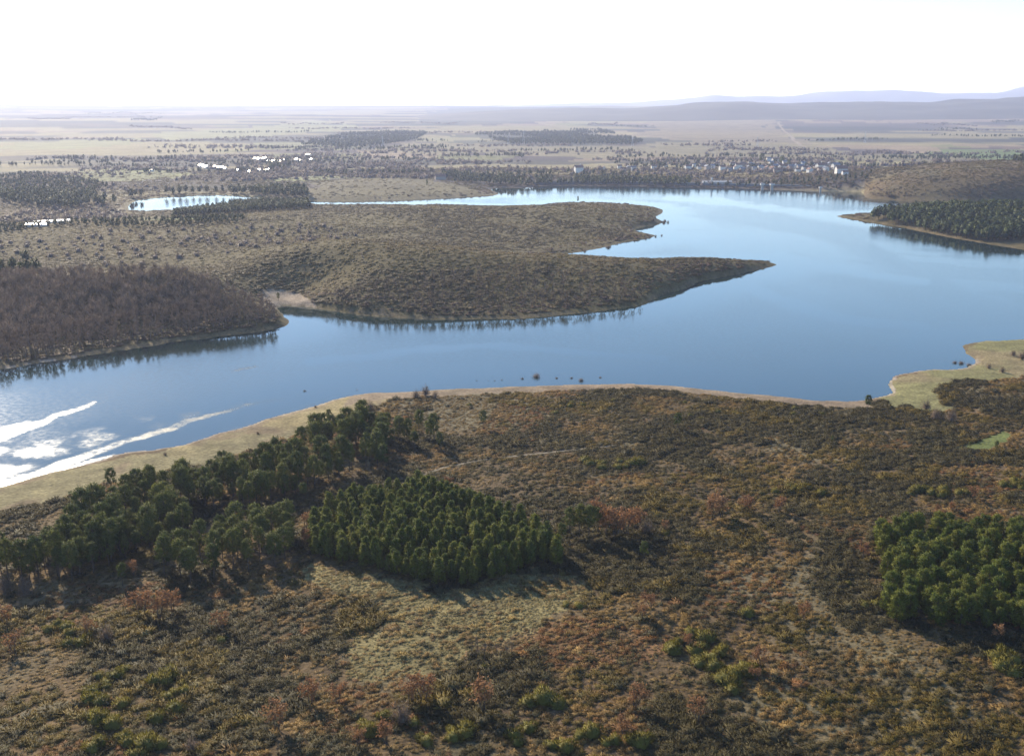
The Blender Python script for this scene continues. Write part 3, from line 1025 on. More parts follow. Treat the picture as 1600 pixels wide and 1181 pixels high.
# hedges and tree lines of the plain, each following a wavering line
rh = random.Random(5)
for k in range(110):
    px0, py0 = rh.uniform(-60, 1640), 181 + 96 * rh.random() ** .8
    ln = rh.uniform(60, 420) * (py0 - 160) / 90
    line = W([(px0 + ln * t, py0 + rh.uniform(-1.2, 1.2) + 2.5 * (t - .5) * rh.uniform(-1, 1)) for t in np.linspace(0, 1, 7)], 12.0)
    d_ = float(np.hypot(*line[3]))
    m_ = int(min(420, np.hypot(*(line[-1] - line[0])) / 5))
    if m_ < 4:
        continue
    t_ = rng.uniform(0, 6, m_)
    q_ = np.stack([np.interp(t_, np.arange(7), line[:, i]) for i in range(2)], 1) + rng.normal(0, 1, (m_, 2)) * [5, 7 + d_ * .003]
    q_ = q_[(np.hypot(q_[:, 0], q_[:, 1]) > 1750) & (lake_sd(q_[:, 0], q_[:, 1]) > 12)]
    if not len(q_):
        continue
    ev = rh.random() < .3
    (pts if ev else bpts).append(np.column_stack([q_, height(q_[:, 0], q_[:, 1]) - .2]))
    (hh if ev else bh).append(rng.uniform(5, 11, len(q_)))
    (tn if ev else bt).append(palette(GP if ev else BP, len(q_)))
for nm, lab, cat, P_, H_, T_, pr in (("far_pine_stands", "dark pine stands and plantations across the water and in the plain", "pine wood", pts, hh, tn, [far_pine(160 + i) for i in range(5)]),
                                     ("far_bare_woods", "hazy leafless trees and hedges scattered over the plain", "woodland", bpts, bh, bt, [far_bare(170 + i) for i in range(2)] + [bushy(180 + i, 60, .55, .75, .12) for i in range(3)])):
    P_, H_, T_ = np.concatenate(P_), np.concatenate(H_), np.concatenate(T_)
    wd = H_ * rng.uniform(.85, 1.25, len(H_))
    scatter(nm, lab, cat, P_, rz_only(len(P_)), np.stack([wd, wd, H_], 1), T_, pr)


# ------------------------------------------------------------------ trees that can be told apart: trunk and crown under one Empty
def pine_shape(seed, h, rmax, cb, young, mat):
    r = np.random.default_rng(seed)
    tr, cr = MB(), MB()
    lean = r.normal(0, .02 * h, 2)
    zs = np.linspace(0, h * .93, 7)
    axis = np.stack([lean[0] * (zs / h) ** 2 + r.normal(0, .04, 7), lean[1] * (zs / h) ** 2 + r.normal(0, .04, 7), zs], 1)
    axis[0, :2] = 0
    axis[0, 2] = -.3
    r0 = .016 * h + .03
    tr.tube(axis, np.linspace(r0, .03, 7), 6)
    nwh = 8 if young else 9
    for i in range(nwh):
        t = (i + r.uniform(-.2, .2)) / (nwh - 1)
        z = h * (cb + (1 - cb) * np.clip(t, 0, 1) * .95)
        if young:
            t = min(max(t, 0.0), 1.0)
            prof = (1 - t) ** .62 * .95 + .10
            if t < .15:
                prof *= .85
        else:
            prof = math.sqrt(max(0.03, 1 - ((t - .38) / .68) ** 2))
        c0 = np.array([np.interp(z, axis[:, 2], axis[:, 0]), np.interp(z, axis[:, 2], axis[:, 1]), z])
        nb = 6 if young else 5
        a0 = r.uniform(0, 6.28)
        for b in range(nb):
            if not young and r.random() < .12:
                continue
            a = a0 + 6.283 * b / nb + r.normal(0, .25)
            L = rmax * prof * r.uniform(.7, 1.15)
            up = (.35 if young else .22) + .35 * t
            tip = c0 + np.array([math.cos(a) * L, math.sin(a) * L, up * L])
            tr.tube([c0, c0 * .5 + tip * .5 - np.array([0, 0, .05 * L]), tip], [.02 + .006 * h * (1 - t) * .6, .02, .01], 3)
            k = 2 if L < .8 else 3
            for j in range(k):
                s = (.50 + .5 * (j + 1) / k) if k == 3 else (.55 + .45 * j)
                cc = c0 + (tip - c0) * s + r.normal(0, .10 * rmax, 3)
                m = 22
                d = r.normal(size=(m, 3)) * .8 + np.array([math.cos(a) * .55, math.sin(a) * .55, .75])
                q = .20 * rmax + .12
                cr.blades(cc + r.normal(0, q * .45, (m, 3)), d, r.uniform(.6, 1.25, m) * (q * 1.1), .06 + .018 * rmax, r)
    m = 22
    top = axis[-1]
    cr.blades(top + r.normal(0, .15 * rmax, (m, 3)), r.normal(size=(m, 3)) * .5 + np.array([0, 0, 1.]), r.uniform(.4, .8, m) * .35 * rmax + .2, .10, r)
    return tr.mesh("pine_trunk", m_bark), cr.mesh("pine_crown", mat, (0, 0, h * (cb + (1 - cb) * .35)), .7, .45)


def bare_shape(seed, h, spread, twigs, mat_tw, mat_bk, leaves=0, multi=1, mat_leaf=None):
    """leafless or dry-leaved broadleaf: trunk with limbs, crown of twigs or leaves"""
    r = np.random.default_rng(seed)
    tr, cr = MB(), MB()
    ends = []
    for s_ in range(multi):
        base = np.array([*r.normal(0, .12 * (multi > 1), 2), -.2])
        lean = r.normal(0, .05 + .12 * (multi > 1), 2) * h
        pts_ = [base + np.array([lean[0] * t, lean[1] * t, h * .9 * t]) + np.append(r.normal(0, .02 * h, 2) * (t > 0), 0) for t in (0, .3, .6, 1)]
        rad = .014 * h + .025
        tr.tube(pts_, [rad, rad * .75, rad * .45, .012], 5)
        ends.append((pts_[2], pts_[3]))
        nl = 8 if multi == 1 else 4
        for i in range(nl):
            t = .28 + .62 * (i + r.random()) / nl
            p0 = np.array([np.interp(t, (0, .3, .6, 1), [p[k] for p in pts_]) for k in range(3)])
            a = r.uniform(0, 6.283)
            L = spread * h * (1.05 - .55 * abs(t - .45)) * r.uniform(.6, 1.1)
            d = np.array([math.cos(a) * .8, math.sin(a) * .8, r.uniform(.5, 1.0)])
            p1 = p0 + d * L * .5 + r.normal(0, .03 * h, 3)
            p2 = p0 + d * L + np.array([0, 0, .12 * L])
            tr.tube([p0, p1, p2], [rad * .42, rad * .26, .010], 3)
            ends.append((p0 + (p1 - p0) * .5, p2))
            for k in range(2):
                d2 = d + r.normal(0, .5, 3)
                q2 = p1 + d2 * L * .45
                tr.tube([p1, q2], [rad * .2, .008], 3)
                ends.append((p1, q2))
    m = twigs // len(ends) + 1
    for a, b in ends:
        if twigs:
            s_ = r.uniform(.15, 1.0, m)[:, None]
            c_ = a + (b - a) * s_
            d = (b - a)[None] / (np.linalg.norm(b - a) + 1e-6) + r.normal(0, .55, (m, 3)) + np.array([0, 0, .25])
            cr.blades(c_, d, r.uniform(.06, .14, m) * h + .15, .010 * h * .35 + .014, r)
        if leaves:
            ml = leaves // len(ends) + 1
            s_ = r.uniform(.2, 1.05, ml)[:, None]
            cr.leaves(a + (b - a) * s_ + r.normal(0, .055 * h, (ml, 3)), r.uniform(.5, 1.1, ml) * (.035 * h + .05), r)
    return tr.mesh("trunk", mat_bk), cr.mesh("crown", mat_leaf if leaves else mat_tw)


def twig_bush(seed, h=4.0, w=2.0):
    """round leafless bush: stems fanning from the ground, a dome of fine twigs"""
    r = np.random.default_rng(seed)
    tr, cr = MB(), MB()
    for i in range(11):
        a, q = r.uniform(0, 6.283), r.uniform(.25, .8)
        tip = np.array([math.cos(a) * w * q, math.sin(a) * w * q, h * math.sqrt(1 - q * q * .8) * r.uniform(.75, .95)])
        tr.tube([(0, 0, -.3), tip * np.array([.45, .45, .55]), tip], [.015 * h, .010 * h, .004 * h], 4)
    core(cr, w * .3, h * .35, h * .06, r, 8, 3)
    p_, d = dome_pts(900, w * .9, h * .85, r, .3)
    d = d * .8 + r.normal(0, .35, d.shape) + np.array([0, 0, .5])
    cr.blades(p_ + np.array([0, 0, .08 * h]), d, r.uniform(.08, .2, len(p_)) * h, .012 * h, r)
    return tr.mesh("bush_stems", m_bark_grey), cr.mesh("bush_twigs", m_twig, (0, 0, 0), 1.0, .4)


def tree(name, shapes, i, x, y, z, s, label, cat, group=None, sxy=1.0):
    e = bpy.data.objects.new(name, None)
    e.empty_display_size = 1
    e.location = (x, y, z)
    e.rotation_euler = (0, 0, random.uniform(0, 6.28))
    e.scale = (s * sxy, s * sxy, s)
    col.objects.link(e)
    tag(e, label, cat, group)
    t, c_ = shapes[i % len(shapes)]
    obj("trunk", t, e)
    obj("crown", c_, e)
    return e


def binned(u, names):
    """sort into as many even ranks as there are names"""
    k = np.argsort(np.argsort(u))
    return [names[int(i * len(names) // max(1, len(u)))] for i in k]


COLS6 = ["far left end", "left part", "left of its middle", "right of its middle", "right part", "far right end"]


def placed(xy, sizes, noun, cols=COLS6, rows=("front edge", "middle rows", "back edge"), words_=("small", "middling", "tall")):
    px_, py_ = pix(xy[:, 0], xy[:, 1], 3.0)
    return [f"{w_} {noun}, {r_}, {c_}" for w_, r_, c_ in zip(binned(np.array(sizes), words_), binned(-py_, rows), binned(px_, cols))]


def plants(name, shapes, xy, s0, s1, label, cat, group, sxy=1.0, **kw):
    zz = height(xy[:, 0], xy[:, 1])
    ss = [random.uniform(s0, s1) for _ in xy]
    labs = placed(xy, ss, label, **kw)
    for p, z, s_, lab in zip(xy, zz, ss, labs):
        tree(name, shapes, random.randrange(99), p[0], p[1], z, s_, lab, cat, group, sxy * random.uniform(.88, 1.12))


PINE = [pine_shape(200 + i, 10.0, 1.6 + .28 * (i % 3), .36 + .05 * (i % 4), False, m_pine) for i in range(9)]          # 10 m
YOUNG = [pine_shape(220 + i, 6.0, 1.42, .10, True, m_pine_y) for i in range(7)]                        # 6 m
ROUND = [pine_shape(240 + i, 6.0, 1.35 + .2 * (i % 3), .12, False, m_pine_y) for i in range(8)]
OAK = [bare_shape(260 + i, 4.0, .36, 60, m_twig, m_bark, 520, 3, m_oak) for i in range(6)]             # 4 m
BARE = [bare_shape(280 + i, 9.0, .22, 300, m_twig, m_bark_grey) for i in range(7)]                     # 9 m
GREYB = [twig_bush(300 + i, 3.6, 2.1) for i in range(4)]

xyA = darts(GROVE_A, 3.2, 330, 401)
xyA = np.concatenate([xyA, W([(4, 905), (18, 893), (30, 912), (44, 885), (10, 876), (-14, 900), (58, 872), (2, 858), (26, 868), (-8, 930)], 6.0)])
xyA = np.concatenate([xyA, W([(600, 672), (612, 680), (622, 666), (636, 676), (647, 686), (661, 692), (672, 680), (688, 692), (606, 660), (628, 694), (694, 676)], 6.0)])
xyA = xyA[::-1]
xyA = xyA[fbm(xyA[:, 0], xyA[:, 1], 20, 2, 101) > .33][:235]
plants("pine_tree", PINE, xyA, .62, 1.22, "dark pine in the long grove below the meadow", "pine tree", "pines of the long grove by the lake meadow")
xyB = darts(GROVE_B, 3.9, 30, 402)
plants("pine_tree", PINE, xyB, .85, 1.1, "pine in the clump below the long grove", "pine tree", "pines of the small clump below the long grove")
xyC = darts(PLANT_C, 2.45, 300, 403)
plants("young_pine_tree", YOUNG, xyC, .72, 1.32, "conical pine in the central plantation", "pine tree", "young pines of the central plantation")
xyE = darts(PLANT_E, 2.7, 260, 404)
plants("round_pine_tree", ROUND, xyE, .72, 1.25, "round pine in the right edge plantation", "pine tree", "round pines of the plantation at the right edge")
for px, py, s, lab in [(890, 836, .80, "leftmost of the few tall pines between the plantation and the rust coloured oaks"), (905, 834, .85, "tall pine with bare stem second from the plantation corner"),
                       (920, 838, .88, "tall pine with bare stem nearest the rust coloured oaks"), (878, 852, .65, "small dark pine touching the right corner of the plantation"),
                       (934, 832, .72, "short pine standing against the rust coloured oaks"),
                       (1355, 646, .75, "lone dark pine standing at the water's edge by the grassy point"), (1059, 671, .62, "lone dark pine in the scrub below the middle of the near shore"),
                       (514, 664, .62, "lone pine at the meadow edge where the long grove begins"), (174, 766, .72, "lone pine standing out into the lake meadow above the grove"),
                       (678, 688, 1.0, "tall pine at the upper tip of the long grove, beside the bare thicket"), (655, 680, .95, "pine beside the bare thicket at the upper tip of the grove"),
                       (625, 690, .9, "pine in the gap right of the long grove's tip"), (755, 671, .75, "single pine in the scrub right of the grove's upper tip"),
                       (1556, 706, .40, "small dark pine just below the green field"), (1515, 702, .28, "tiny pine at the left corner of the green field"),
                       (192, 915, .62, "bushy pine alone in the shaded gap below the long grove"), (1006, 874, .48, "small bushy pine below the rust coloured oaks"),
                       (475, 785, .62, "round pine between the long grove and the central plantation"), (1300, 693, .3, "tiny conifer in the open scrub below the lone shore pine"),
                       (903, 315, .7, "lone dark tree on the crest of the far peninsula"), (435, 470, .5, "small dark tree above the sandy cove")]:
    gx, gy, gz = G(px, py)
    tree("pine_tree", PINE, random.randrange(99), gx, gy, gz, s, lab, "pine tree")

# --- oaks that keep their rust coloured leaves
OAKS = [(222, 962, 1.25, "broad rust leaved oak clump in front of the small pine clump"), (248, 965, 1.35, "tallest rust leaved oak below the small pine clump"), (268, 955, 1.0, "rust leaved oak at the right of the big clump below the pines"),
        (945, 835, 1.35, "rust oak nearest the tall bare stemmed pines"), (962, 838, 1.6, "tallest orange oak beside the central plantation"), (978, 835, 1.5, "bright orange oak in the clump beside the plantation"), (994, 828, 1.2, "rightmost orange oak of the clump beside the plantation"),
        (938, 812, 1.2, "rust oak behind the clump beside the plantation"), (1112, 812, 1.3, "rust oak left of three in the middle scrub"), (1128, 808, 1.45, "tall rust oak in the middle scrub"), (1166, 800, 1.0, "small rust oak right of the tall one in the middle scrub"), (1216, 800, 1.0, "lone small rust oak in the open scrub above the right plantation"),
        (484, 1100, 1.0, "upright rust oak in the lower scrub left of the centre"), (528, 1098, .8, "small rust bush beside the upright oak in the lower scrub"), (432, 1140, 1.15, "wide rust oak low in the picture left of the broom patch"),
        (640, 1098, 1.05, "rust oak below the pale clearing"), (662, 1096, 1.15, "rust oak at the right of the pair below the clearing"), (757, 1110, 1.35, "greyish rust oak in the lower middle"), (990, 1105, 1.0, "compact round rust oak right of the big broom bush"),
        (1190, 1045, .95, "bright orange oak beside the broom thicket"), (1184, 1062, .6, "small orange bush below the bright oak by the broom thicket"), (1256, 968, .75, "small rust oak in the open heath"), (1018, 950, .8, "rust oak at the edge of the heath right of the clearing"),
        (1002, 966, .75, "small rust oak just below the edge of the clearing"), (1092, 1130, 1.0, "rust oak below the broom thicket"), (976, 1150, .8, "small rust oak low in the picture right of centre"), (604, 1160, .9, "rust oak near the lower edge, left of centre"),
        (560, 1165, .75, "small rust oak by the lower edge"), (346, 985, .9, "rust oak behind the single round broom bush"), (22, 1020, .95, "rust oak at the left edge"), (8, 975, .9, "rust oak at the left edge under the grove shade"), (1349, 872, .8, "rust oak touching the left side of the right plantation"),
        (1412, 878, .8, "rust oak growing in a gap of the right plantation"), (1520, 780, .8, "rust oak on the tan bank above the right plantation"), (1488, 800, .6, "small rust bush on the tan bank above the right plantation"), (1556, 1000, .7, "slim rust oak below the right plantation"),
        (800, 892, .5, "tiny rust bush at the shady foot of the central plantation"), (210, 900, .8, "rust oak in the shade beside the lone bushy pine"), (700, 760, .6, "low rust bush behind the central plantation"), (140, 990, .8, "rust oak beside the left broom cluster"),
        (1075, 1010, .6, "small rust bush at the left of the broom thicket"), (1040, 830, .6, "small rust bush right of the orange clump"), (480, 850, .9, "rust oak in the gap left of the central plantation"), (478, 825, .85, "rust oak behind the gap left of the central plantation")]
for px, py, s, lab in OAKS:
    gx, gy, gz = G(px, py)
    tree("dry_oak_tree", OAK, random.randrange(99), gx, gy, gz, s * 1.4, lab, "oak tree", "oaks holding rust coloured leaves")

# --- leafless thickets and saplings
for px, py, s, lab in [(665, 618, 1.35, "leafless grey thicket on the shore at the tip of the grove"), (650, 622, 1.1, "leafless thicket left of the one on the shore tip"), (680, 622, 1.0, "low leafless thicket right of the one on the shore tip"),
                       (578, 640, 1.2, "bare sapling standing at the lake meadow's end"), (1447, 640, 1.25, "round grey bush nearest the grassy point"), (1462, 655, 1.35, "round grey bush in the middle of three below the point"),
                       (1486, 658, 1.45, "largest round grey bush below the grassy point"), (1545, 576, .75, "small grey bush on the point by the cove"), (1566, 582, .9, "grey bush on the point, right of the smaller one"), (1583, 556, .9, "grey bush among the last ones at the right edge of the point"),
                       (1597, 562, 1.3, "large grey bush at the right edge of the point"), (628, 1128, 1.35, "leafless grey tree below the rust pair under the clearing"), (925, 800, 1.3, "leafless tree behind the tall bare stemmed pines"), (1010, 832, 1.25, "grey leafless tree right of the orange clump"),
                       (166, 1000, 1.15, "leafless sapling right of the left broom cluster"), (300, 1172, .8, "pale grey bush near the lower left edge"), (40, 930, 1.4, "grey leafless tree at the left edge in front of the grove"), (10, 925, 1.3, "grey leafless tree cut by the left edge")]:
    gx, gy, gz = G(px, py)
    tree("leafless_thicket", GREYB, random.randrange(99), gx, gy, gz, s, lab, "bare bush", sxy=.85)
SAP = [bare_shape(320 + i, 6.0, .10, 60, m_twig, m_bark) for i in range(3)]
for k, (px, py) in enumerate([(737, 1026), (744, 1029), (752, 1024), (757, 1031), (778, 1027), (792, 1026), (800, 1022), (748, 1022)]):
    gx, gy, gz = G(px, py)
    tree("bare_sapling", SAP, k, gx, gy, gz, random.uniform(.6, .95), "thin dark leafless stem in the sapling row beneath the clearing", "sapling", "thin saplings beneath the clearing")

# --- the leafless wood on the bank across the water
g = darts(BIRCH, 3.0, 2300, 405)
g = g[lake_sd(g[:, 0], g[:, 1]) > 5]
pxs, pys = pix(g[:, 0], g[:, 1], height(g[:, 0], g[:, 1]))
inn = (pxs > -15)
order = np.argsort(lake_sd(g[:, 0], g[:, 1]) + 1e3 * ~inn)
plants("bare_tree", BARE, g[order[:290]], .8, 1.2, "leafless tree in the left bank wood", "bare tree", "front trees of the leafless wood", rows=("waterside rows", "second rows"))
rest = g[order[290:]]
n = len(rest)
hs = rng.uniform(7.5, 10.5, n)
scatter("leafless_wood", "brown leafless wood rising behind its front row on the left bank", "woodland", np.column_stack([rest, height(rest[:, 0], rest[:, 1]) - .1]), rz_only(n), np.stack([hs, hs, hs], 1),
        palette([(0.200, 0.147, 0.104), (0.226, 0.163, 0.112), (0.182, 0.137, 0.100)], n), [far_bare(330 + i, 110) for i in range(5)])
g = darts(P1FRONT, 4.2, 290, 406)
g = g[lake_sd(g[:, 0], g[:, 1]) > 6]
plants("brown_oak_tree", [bare_shape(340 + i, 5.0, .34, 160, m_twig, m_bark, 0, 2) for i in range(5)], g, 1.0, 1.6, "brown oak on the peninsula's shaded slope", "oak tree", "oaks on the peninsula's front slope", rows=("near the water", "higher up"))


# --- broom and gorse bushes
def broom_shape(seed):
    r = np.random.default_rng(seed)
    mb = MB()
    core(mb, .78, .72, -.05, r, 9, 3)
    p, d = dome_pts(330, .92, .86, r, .7)
    d = d * .8 + r.normal(0, .3, d.shape) + np.array([0, 0, .6])
    mb.blades(p, d, r.uniform(.16, .36, len(p)), .05, r)
    return mb.mesh("broom_bush", m_broom, (0, 0, -.2))


BROOM = [broom_shape(360 + i) for i in range(6)]


def broom(px, py, s, lab, group=None):
    gx, gy, gz = G(px, py)
    tag(obj("broom_bush", BROOM[random.randrange(6)], None, (gx, gy, gz), random.uniform(0, 6), (s * random.uniform(.9, 1.2), s * random.uniform(.9, 1.2), s * random.uniform(.8, 1.1))), lab, "broom bush", group)


for px, py, s, lab in [(346, 1002, 1.7, "single round olive broom bush left of the pale clearing"), (850, 1095, 2.9, "largest dome of olive broom in the lower middle"), (872, 1102, 2.1, "olive broom dome leaning on the right of the largest one"), (826, 1100, 1.9, "olive broom dome on the left of the largest one"),
                       (1168, 960, 2.0, "lone olive broom bush in the open heath right of centre"), (1139, 946, .9, "tiny broom bush beside the lone one in the heath"), (1326, 912, 1.0, "tiny green bush left of the right plantation"), (1352, 948, 2.0, "broom bush touching the lower left of the right plantation"),
                       (1370, 946, 1.7, "broom bush pressed against the corner of the right plantation"), (1041, 835, 1.3, "small bright green broom right of the orange oaks"), (905, 948, 1.5, "dark low broom bush at the right end of the clearing"), (885, 946, 1.3, "dark low broom bush left of its neighbour at the clearing's end")]:
    broom(px, py, s, lab)


def broom_patch(cx, cy, rx, ry, n, s0, s1, lab, grp, seed):
    r = random.Random(seed)
    ps, ss = [], []
    for _ in range(n):
        a, q = r.uniform(0, 6.283), math.sqrt(r.random())
        ps.append((cx + rx * q * math.cos(a), cy + ry * q * math.sin(a)))
        ss.append(r.uniform(s0, s1) * 1.12)
    P_ = np.array(ps)
    labs = [lab] if n == 1 else [f"{w_} {lab}, {c_} {r_}" for w_, c_, r_ in zip(binned(np.array(ss), ("small", "middling", "big")), binned(P_[:, 0], ("left", "middle", "right")), binned(P_[:, 1], ("back", "front")))]
    for (px_, py_), s_, l_ in zip(ps, ss, labs):
        broom(px_, py_, s_, l_, grp)


broom_patch(108, 992, 34, 22, 9, 1.2, 2.0, "broom bush in the cluster left of the rust oaks", "broom cluster left of the rust oaks", 1)
broom_patch(205, 1085, 85, 55, 26, 1.2, 2.2, "broom bush in the wide lower left patch", "broom patch at the lower left", 2)
broom_patch(200, 1160, 70, 22, 9, 1.4, 2.3, "olive broom bush by the lower left edge", "broom along the lower left edge", 8)
broom_patch(1090, 1015, 45, 25, 13, 1.3, 2.2, "broom in the upper thicket right of centre", "upper broom thicket right of centre", 3)
broom_patch(1140, 1062, 40, 26, 13, 1.4, 2.4, "broom in the lower thicket right of centre", "lower broom thicket right of centre", 4)
broom_patch(950, 725, 58, 7, 14, 1.2, 2.2, "green broom in the strip above the middle scrub", "broom strip above the middle scrub", 5)
broom_patch(1250, 768, 45, 8, 10, 1.0, 1.9, "green broom in the strip right of the middle oaks", "broom strip right of the middle oaks", 6)
broom_patch(1465, 770, 52, 7, 16, 1.2, 2.2, "dark bush in the strip above the right plantation", "dark bushes above the right plantation", 7)
broom_patch(1590, 760, 22, 9, 7, 1.2, 2.2, "dark green bush at the right edge above the plantation", "dark bushes at the right edge", 9)
broom_patch(1575, 1035, 32, 20, 8, 1.4, 2.3, "broom bush at the right edge below the plantation", "broom at the right edge", 10)
broom_patch(640, 1140, 90, 30, 14, 1.1, 2.0, "broom bush below the clearing's rust oaks", "broom below the clearing", 11)
broom_patch(900, 1150, 120, 22, 12, 1.3, 2.2, "broom bush along the middle of the lower edge", "broom along the lower middle edge", 12)
broom_patch(760, 1012, 70, 40, 1, .8, 1.1, "little green bush inside the pale clearing", None, 13)
broom_patch(990, 640, 380, 16, 16, .9, 1.7, "broom bush in the scrub along the near shore", "broom near the shore", 14)
broom_patch(560, 872, 70, 10, 7, 1.2, 1.7, "bright bush at the foot of the central plantation", "bright bushes at the plantation's foot", 15)

# --- bushes standing in the water
DB = [twig_bush(380 + i, 2.0, 1.5) for i in range(4)]
for px, py, s, lab in [(745, 595, .35, "leftmost tiny bush in the row standing in the water"), (763, 595, .3, "second tiny bush from the left in the water row"), (773, 595, .35, "third tiny bush from the left in the water row"), (784, 594, .4, "fourth tiny bush from the left in the water row"),
                       (816, 592, .6, "small bush in the water left of the largest drowned bush"), (838, 589, 1.35, "largest drowned bush in the row off the near shore"), (870, 591, .55, "small bush in the water right of the largest drowned bush"), (893, 591, .6, "dark bush in the water between the two bigger drowned ones"),
                       (908, 595, .95, "second largest drowned bush off the near shore"), (938, 590, .55, "rightmost bush of the drowned row"), (476, 611, .55, "lone dark bush in the water off the meadow"), (558, 609, .35, "tiny lone bush in the water where the meadow narrows"),
                       (1492, 567, .9, "left drowned bush in the right cove"), (1502, 568, 1.05, "middle drowned bush in the right cove"), (1514, 571, .95, "right drowned bush in the cove near the bank")]:
    gx, gy = flat(px, py)
    tree("drowned_bush", DB, random.randrange(99), float(gx), float(gy), -.25, s * .85, lab, "drowned bush", None, 1.35)
for k in range(26):
    px, py = [(1036 - 4 * (k % 3), 346 + (k % 4)), (1026 - 9 * (k % 5), 369 + 1.6 * (k % 5)), (970 - 12 * (k % 6), 383 + 1.8 * (k % 6))][k % 3]
    gx, gy = flat(px + random.uniform(-4, 8), py + random.uniform(-1, 1.5))
    tree("drowned_bush", DB, k, float(gx), float(gy), -.2, random.uniform(.7, 1.3), ["small drowned bush off the upper notch of the far peninsula", "small drowned bush along the middle spit of the far peninsula", "small drowned bush on the far peninsula's lower ragged shore"][k % 3], "drowned bush", "drowned bushes at the far peninsula")
for k, (px, py, lab) in enumerate([(258, 711, "dark speck of a bush alone on the lake meadow, the upper one"), (205, 737, "dark speck of a bush alone on the lake meadow, the lower one"), (403, 678, "small bush on the meadow near the stony patch"), (493, 637, "small bush on the meadow's upper bank")]):
    gx, gy, gz = G(px, py)
    tree("meadow_bush", DB, k, gx, gy, gz, .6, lab, "bush")

# ------------------------------------------------------------------ track
def ribbon(name, line, wd, mat, label, lift=.05):
    L = np.array(line)
    t = np.linspace(0, len(L) - 1, 60)
    c_ = np.stack([np.interp(t, np.arange(len(L)), L[:, i]) for i in range(2)], 1)
    d = np.gradient(c_, axis=0)
    d /= np.linalg.norm(d, axis=1)[:, None]
    nrm = np.stack([-d[:, 1], d[:, 0]], 1)
    rows = [c_ + nrm * wd * s for s in (-.5, -.17, .17, .5)]
    P3 = [np.column_stack([q, height(q[:, 0], q[:, 1]) + lift]) for q in rows]
    v = np.stack(P3, 1).reshape(-1, 3)
    ii = np.arange(len(v)).reshape(60, 4)
    q = np.stack([ii[:-1, :-1], ii[:-1, 1:], ii[1:, 1:], ii[1:, :-1]], -1).reshape(-1, 4)
    tag(obj(name, mesh_from(name, v, q, mat, True)), label, "path", kind="structure")


ribbon("path", PATH, 1.7, plain("track_soil", (0.150, 0.122, 0.078), .95, .35, .6), "pale grassy track curving through the scrub above the plantation", .10)

# ------------------------------------------------------------------ dam, towers, houses, pylons
DL = W([(836, 290.5), (900, 289.5), (960, 290), (1010, 290.5), (1060, 292), (1140, 293.5), (1200, 295), (1280, 297), (1352, 299.5)])
m_stone = plain("dam_stone", (0.115, 0.105, 0.098), .9, .4, .25)
m_conc = plain("concrete", (0.45, 0.43, 0.39), .85, .15, .5)
m_wall = plain("house_plaster", (0.66, 0.61, 0.54), .85, .12, .3)
m_wall2 = plain("house_stone", (0.36, 0.30, 0.25), .9, .2, .5)
m_white = plain("white_wall", (0.68, 0.64, 0.57), .7, .05, .3)
m_roof = plain("tile_roof", (0.23, 0.125, 0.090), .85, .25, .6)
m_slate = plain("slate_roof", (0.16, 0.16, 0.18), .5, .2, .6)
m_metal = plain("sheet_metal_roof", (0.66, 0.65, 0.64), .42, .06, .4, .9, .5)
m_steel = plain("galvanised_steel", (0.55, 0.55, 0.57), .5, .1, 1.0, .6, .5)


def along(line, prof, mat, name, parent):
    L = np.array(line)
    d = np.gradient(L, axis=0)
    d /= np.linalg.norm(d, axis=1)[:, None]
    nr_ = np.stack([-d[:, 1], d[:, 0]], 1)
    v = np.stack([np.column_stack([L + nr_ * o, np.full(len(L), z)]) for o, z in prof], 1).reshape(-1, 3)
    k = len(prof)
    f = [(i * k + j, i * k + (j + 1) % k, (i + 1) * k + (j + 1) % k, (i + 1) * k + j) for i in range(len(L) - 1) for j in range(k)]
    f += [tuple(range(k)), tuple(range(len(v) - 1, len(v) - 1 - k, -1))]
    return obj(name, mesh_from(name, v, f, mat), parent)


dam = bpy.data.objects.new("dam", None)
col.objects.link(dam)
tag(dam, "long low dark stone dam closing the far end of the lake", "dam")
along(DL, [(-3, -1.5), (8, 5.2), (13, 5.2), (26, .2), (26, -1.5)], m_stone, "embankment", dam)
along(DL, [(8.15, 5.21), (8.15, 6.1), (8.5, 6.1), (8.5, 5.21)], m_conc, "parapet", dam)
along(DL, [(8.7, 5.205), (8.7, 5.26), (12.6, 5.26), (12.6, 5.205)], plain("gravel_road", (0.26, .23, .19), .95, .2, .5), "crest_road", dam)


def tower(px, py, h, w, lab, land=False):
    gx, gy = (G(px, py)[:2] if land else map(float, flat(px, py)))
    gz = max(0, G(px, py)[2]) if land else 0
    e = bpy.data.objects.new("intake_tower", None)
    e.location = (gx, gy, gz)
    col.objects.link(e)
    tag(e, lab, "tower")
    b = MB()
    b.tube([(0, 0, -2), (0, 0, h * .68)], [w * .5, w * .45], 10)
    obj("shaft", b.mesh("shaft", m_conc), e)
    b = MB()
    b.box((-w * .7, -w * .7, h * .68 + .003), (w * .7, w * .7, h * .93))
    obj("cabin", b.mesh("cabin", m_white), e)
    b = MB()
    b.add([(-w * .85, -w * .85, h * .93 + .003), (w * .85, -w * .85, h * .93 + .003), (w * .85, w * .85, h * .93 + .003), (-w * .85, w * .85, h * .93 + .003), (0, 0, h)], [(3, 2, 1, 0), (0, 1, 4), (1, 2, 4), (2, 3, 4), (3, 0, 4)])
    obj("roof", b.mesh("roof", m_slate), e)


tower(1191, 296.5, 10, 4.5, "pale intake tower in the water before the dam, the left of the pair")
tower(1206, 297, 10, 4.5, "pale intake tower in the water before the dam, the right of the pair")
tower(1112, 290, 13, 2.0, "tall thin white tower on the shore at the left end of the dam", True)
tower(1282, 293.5, 8, 3.0, "small white tower behind the right part of the dam", True)


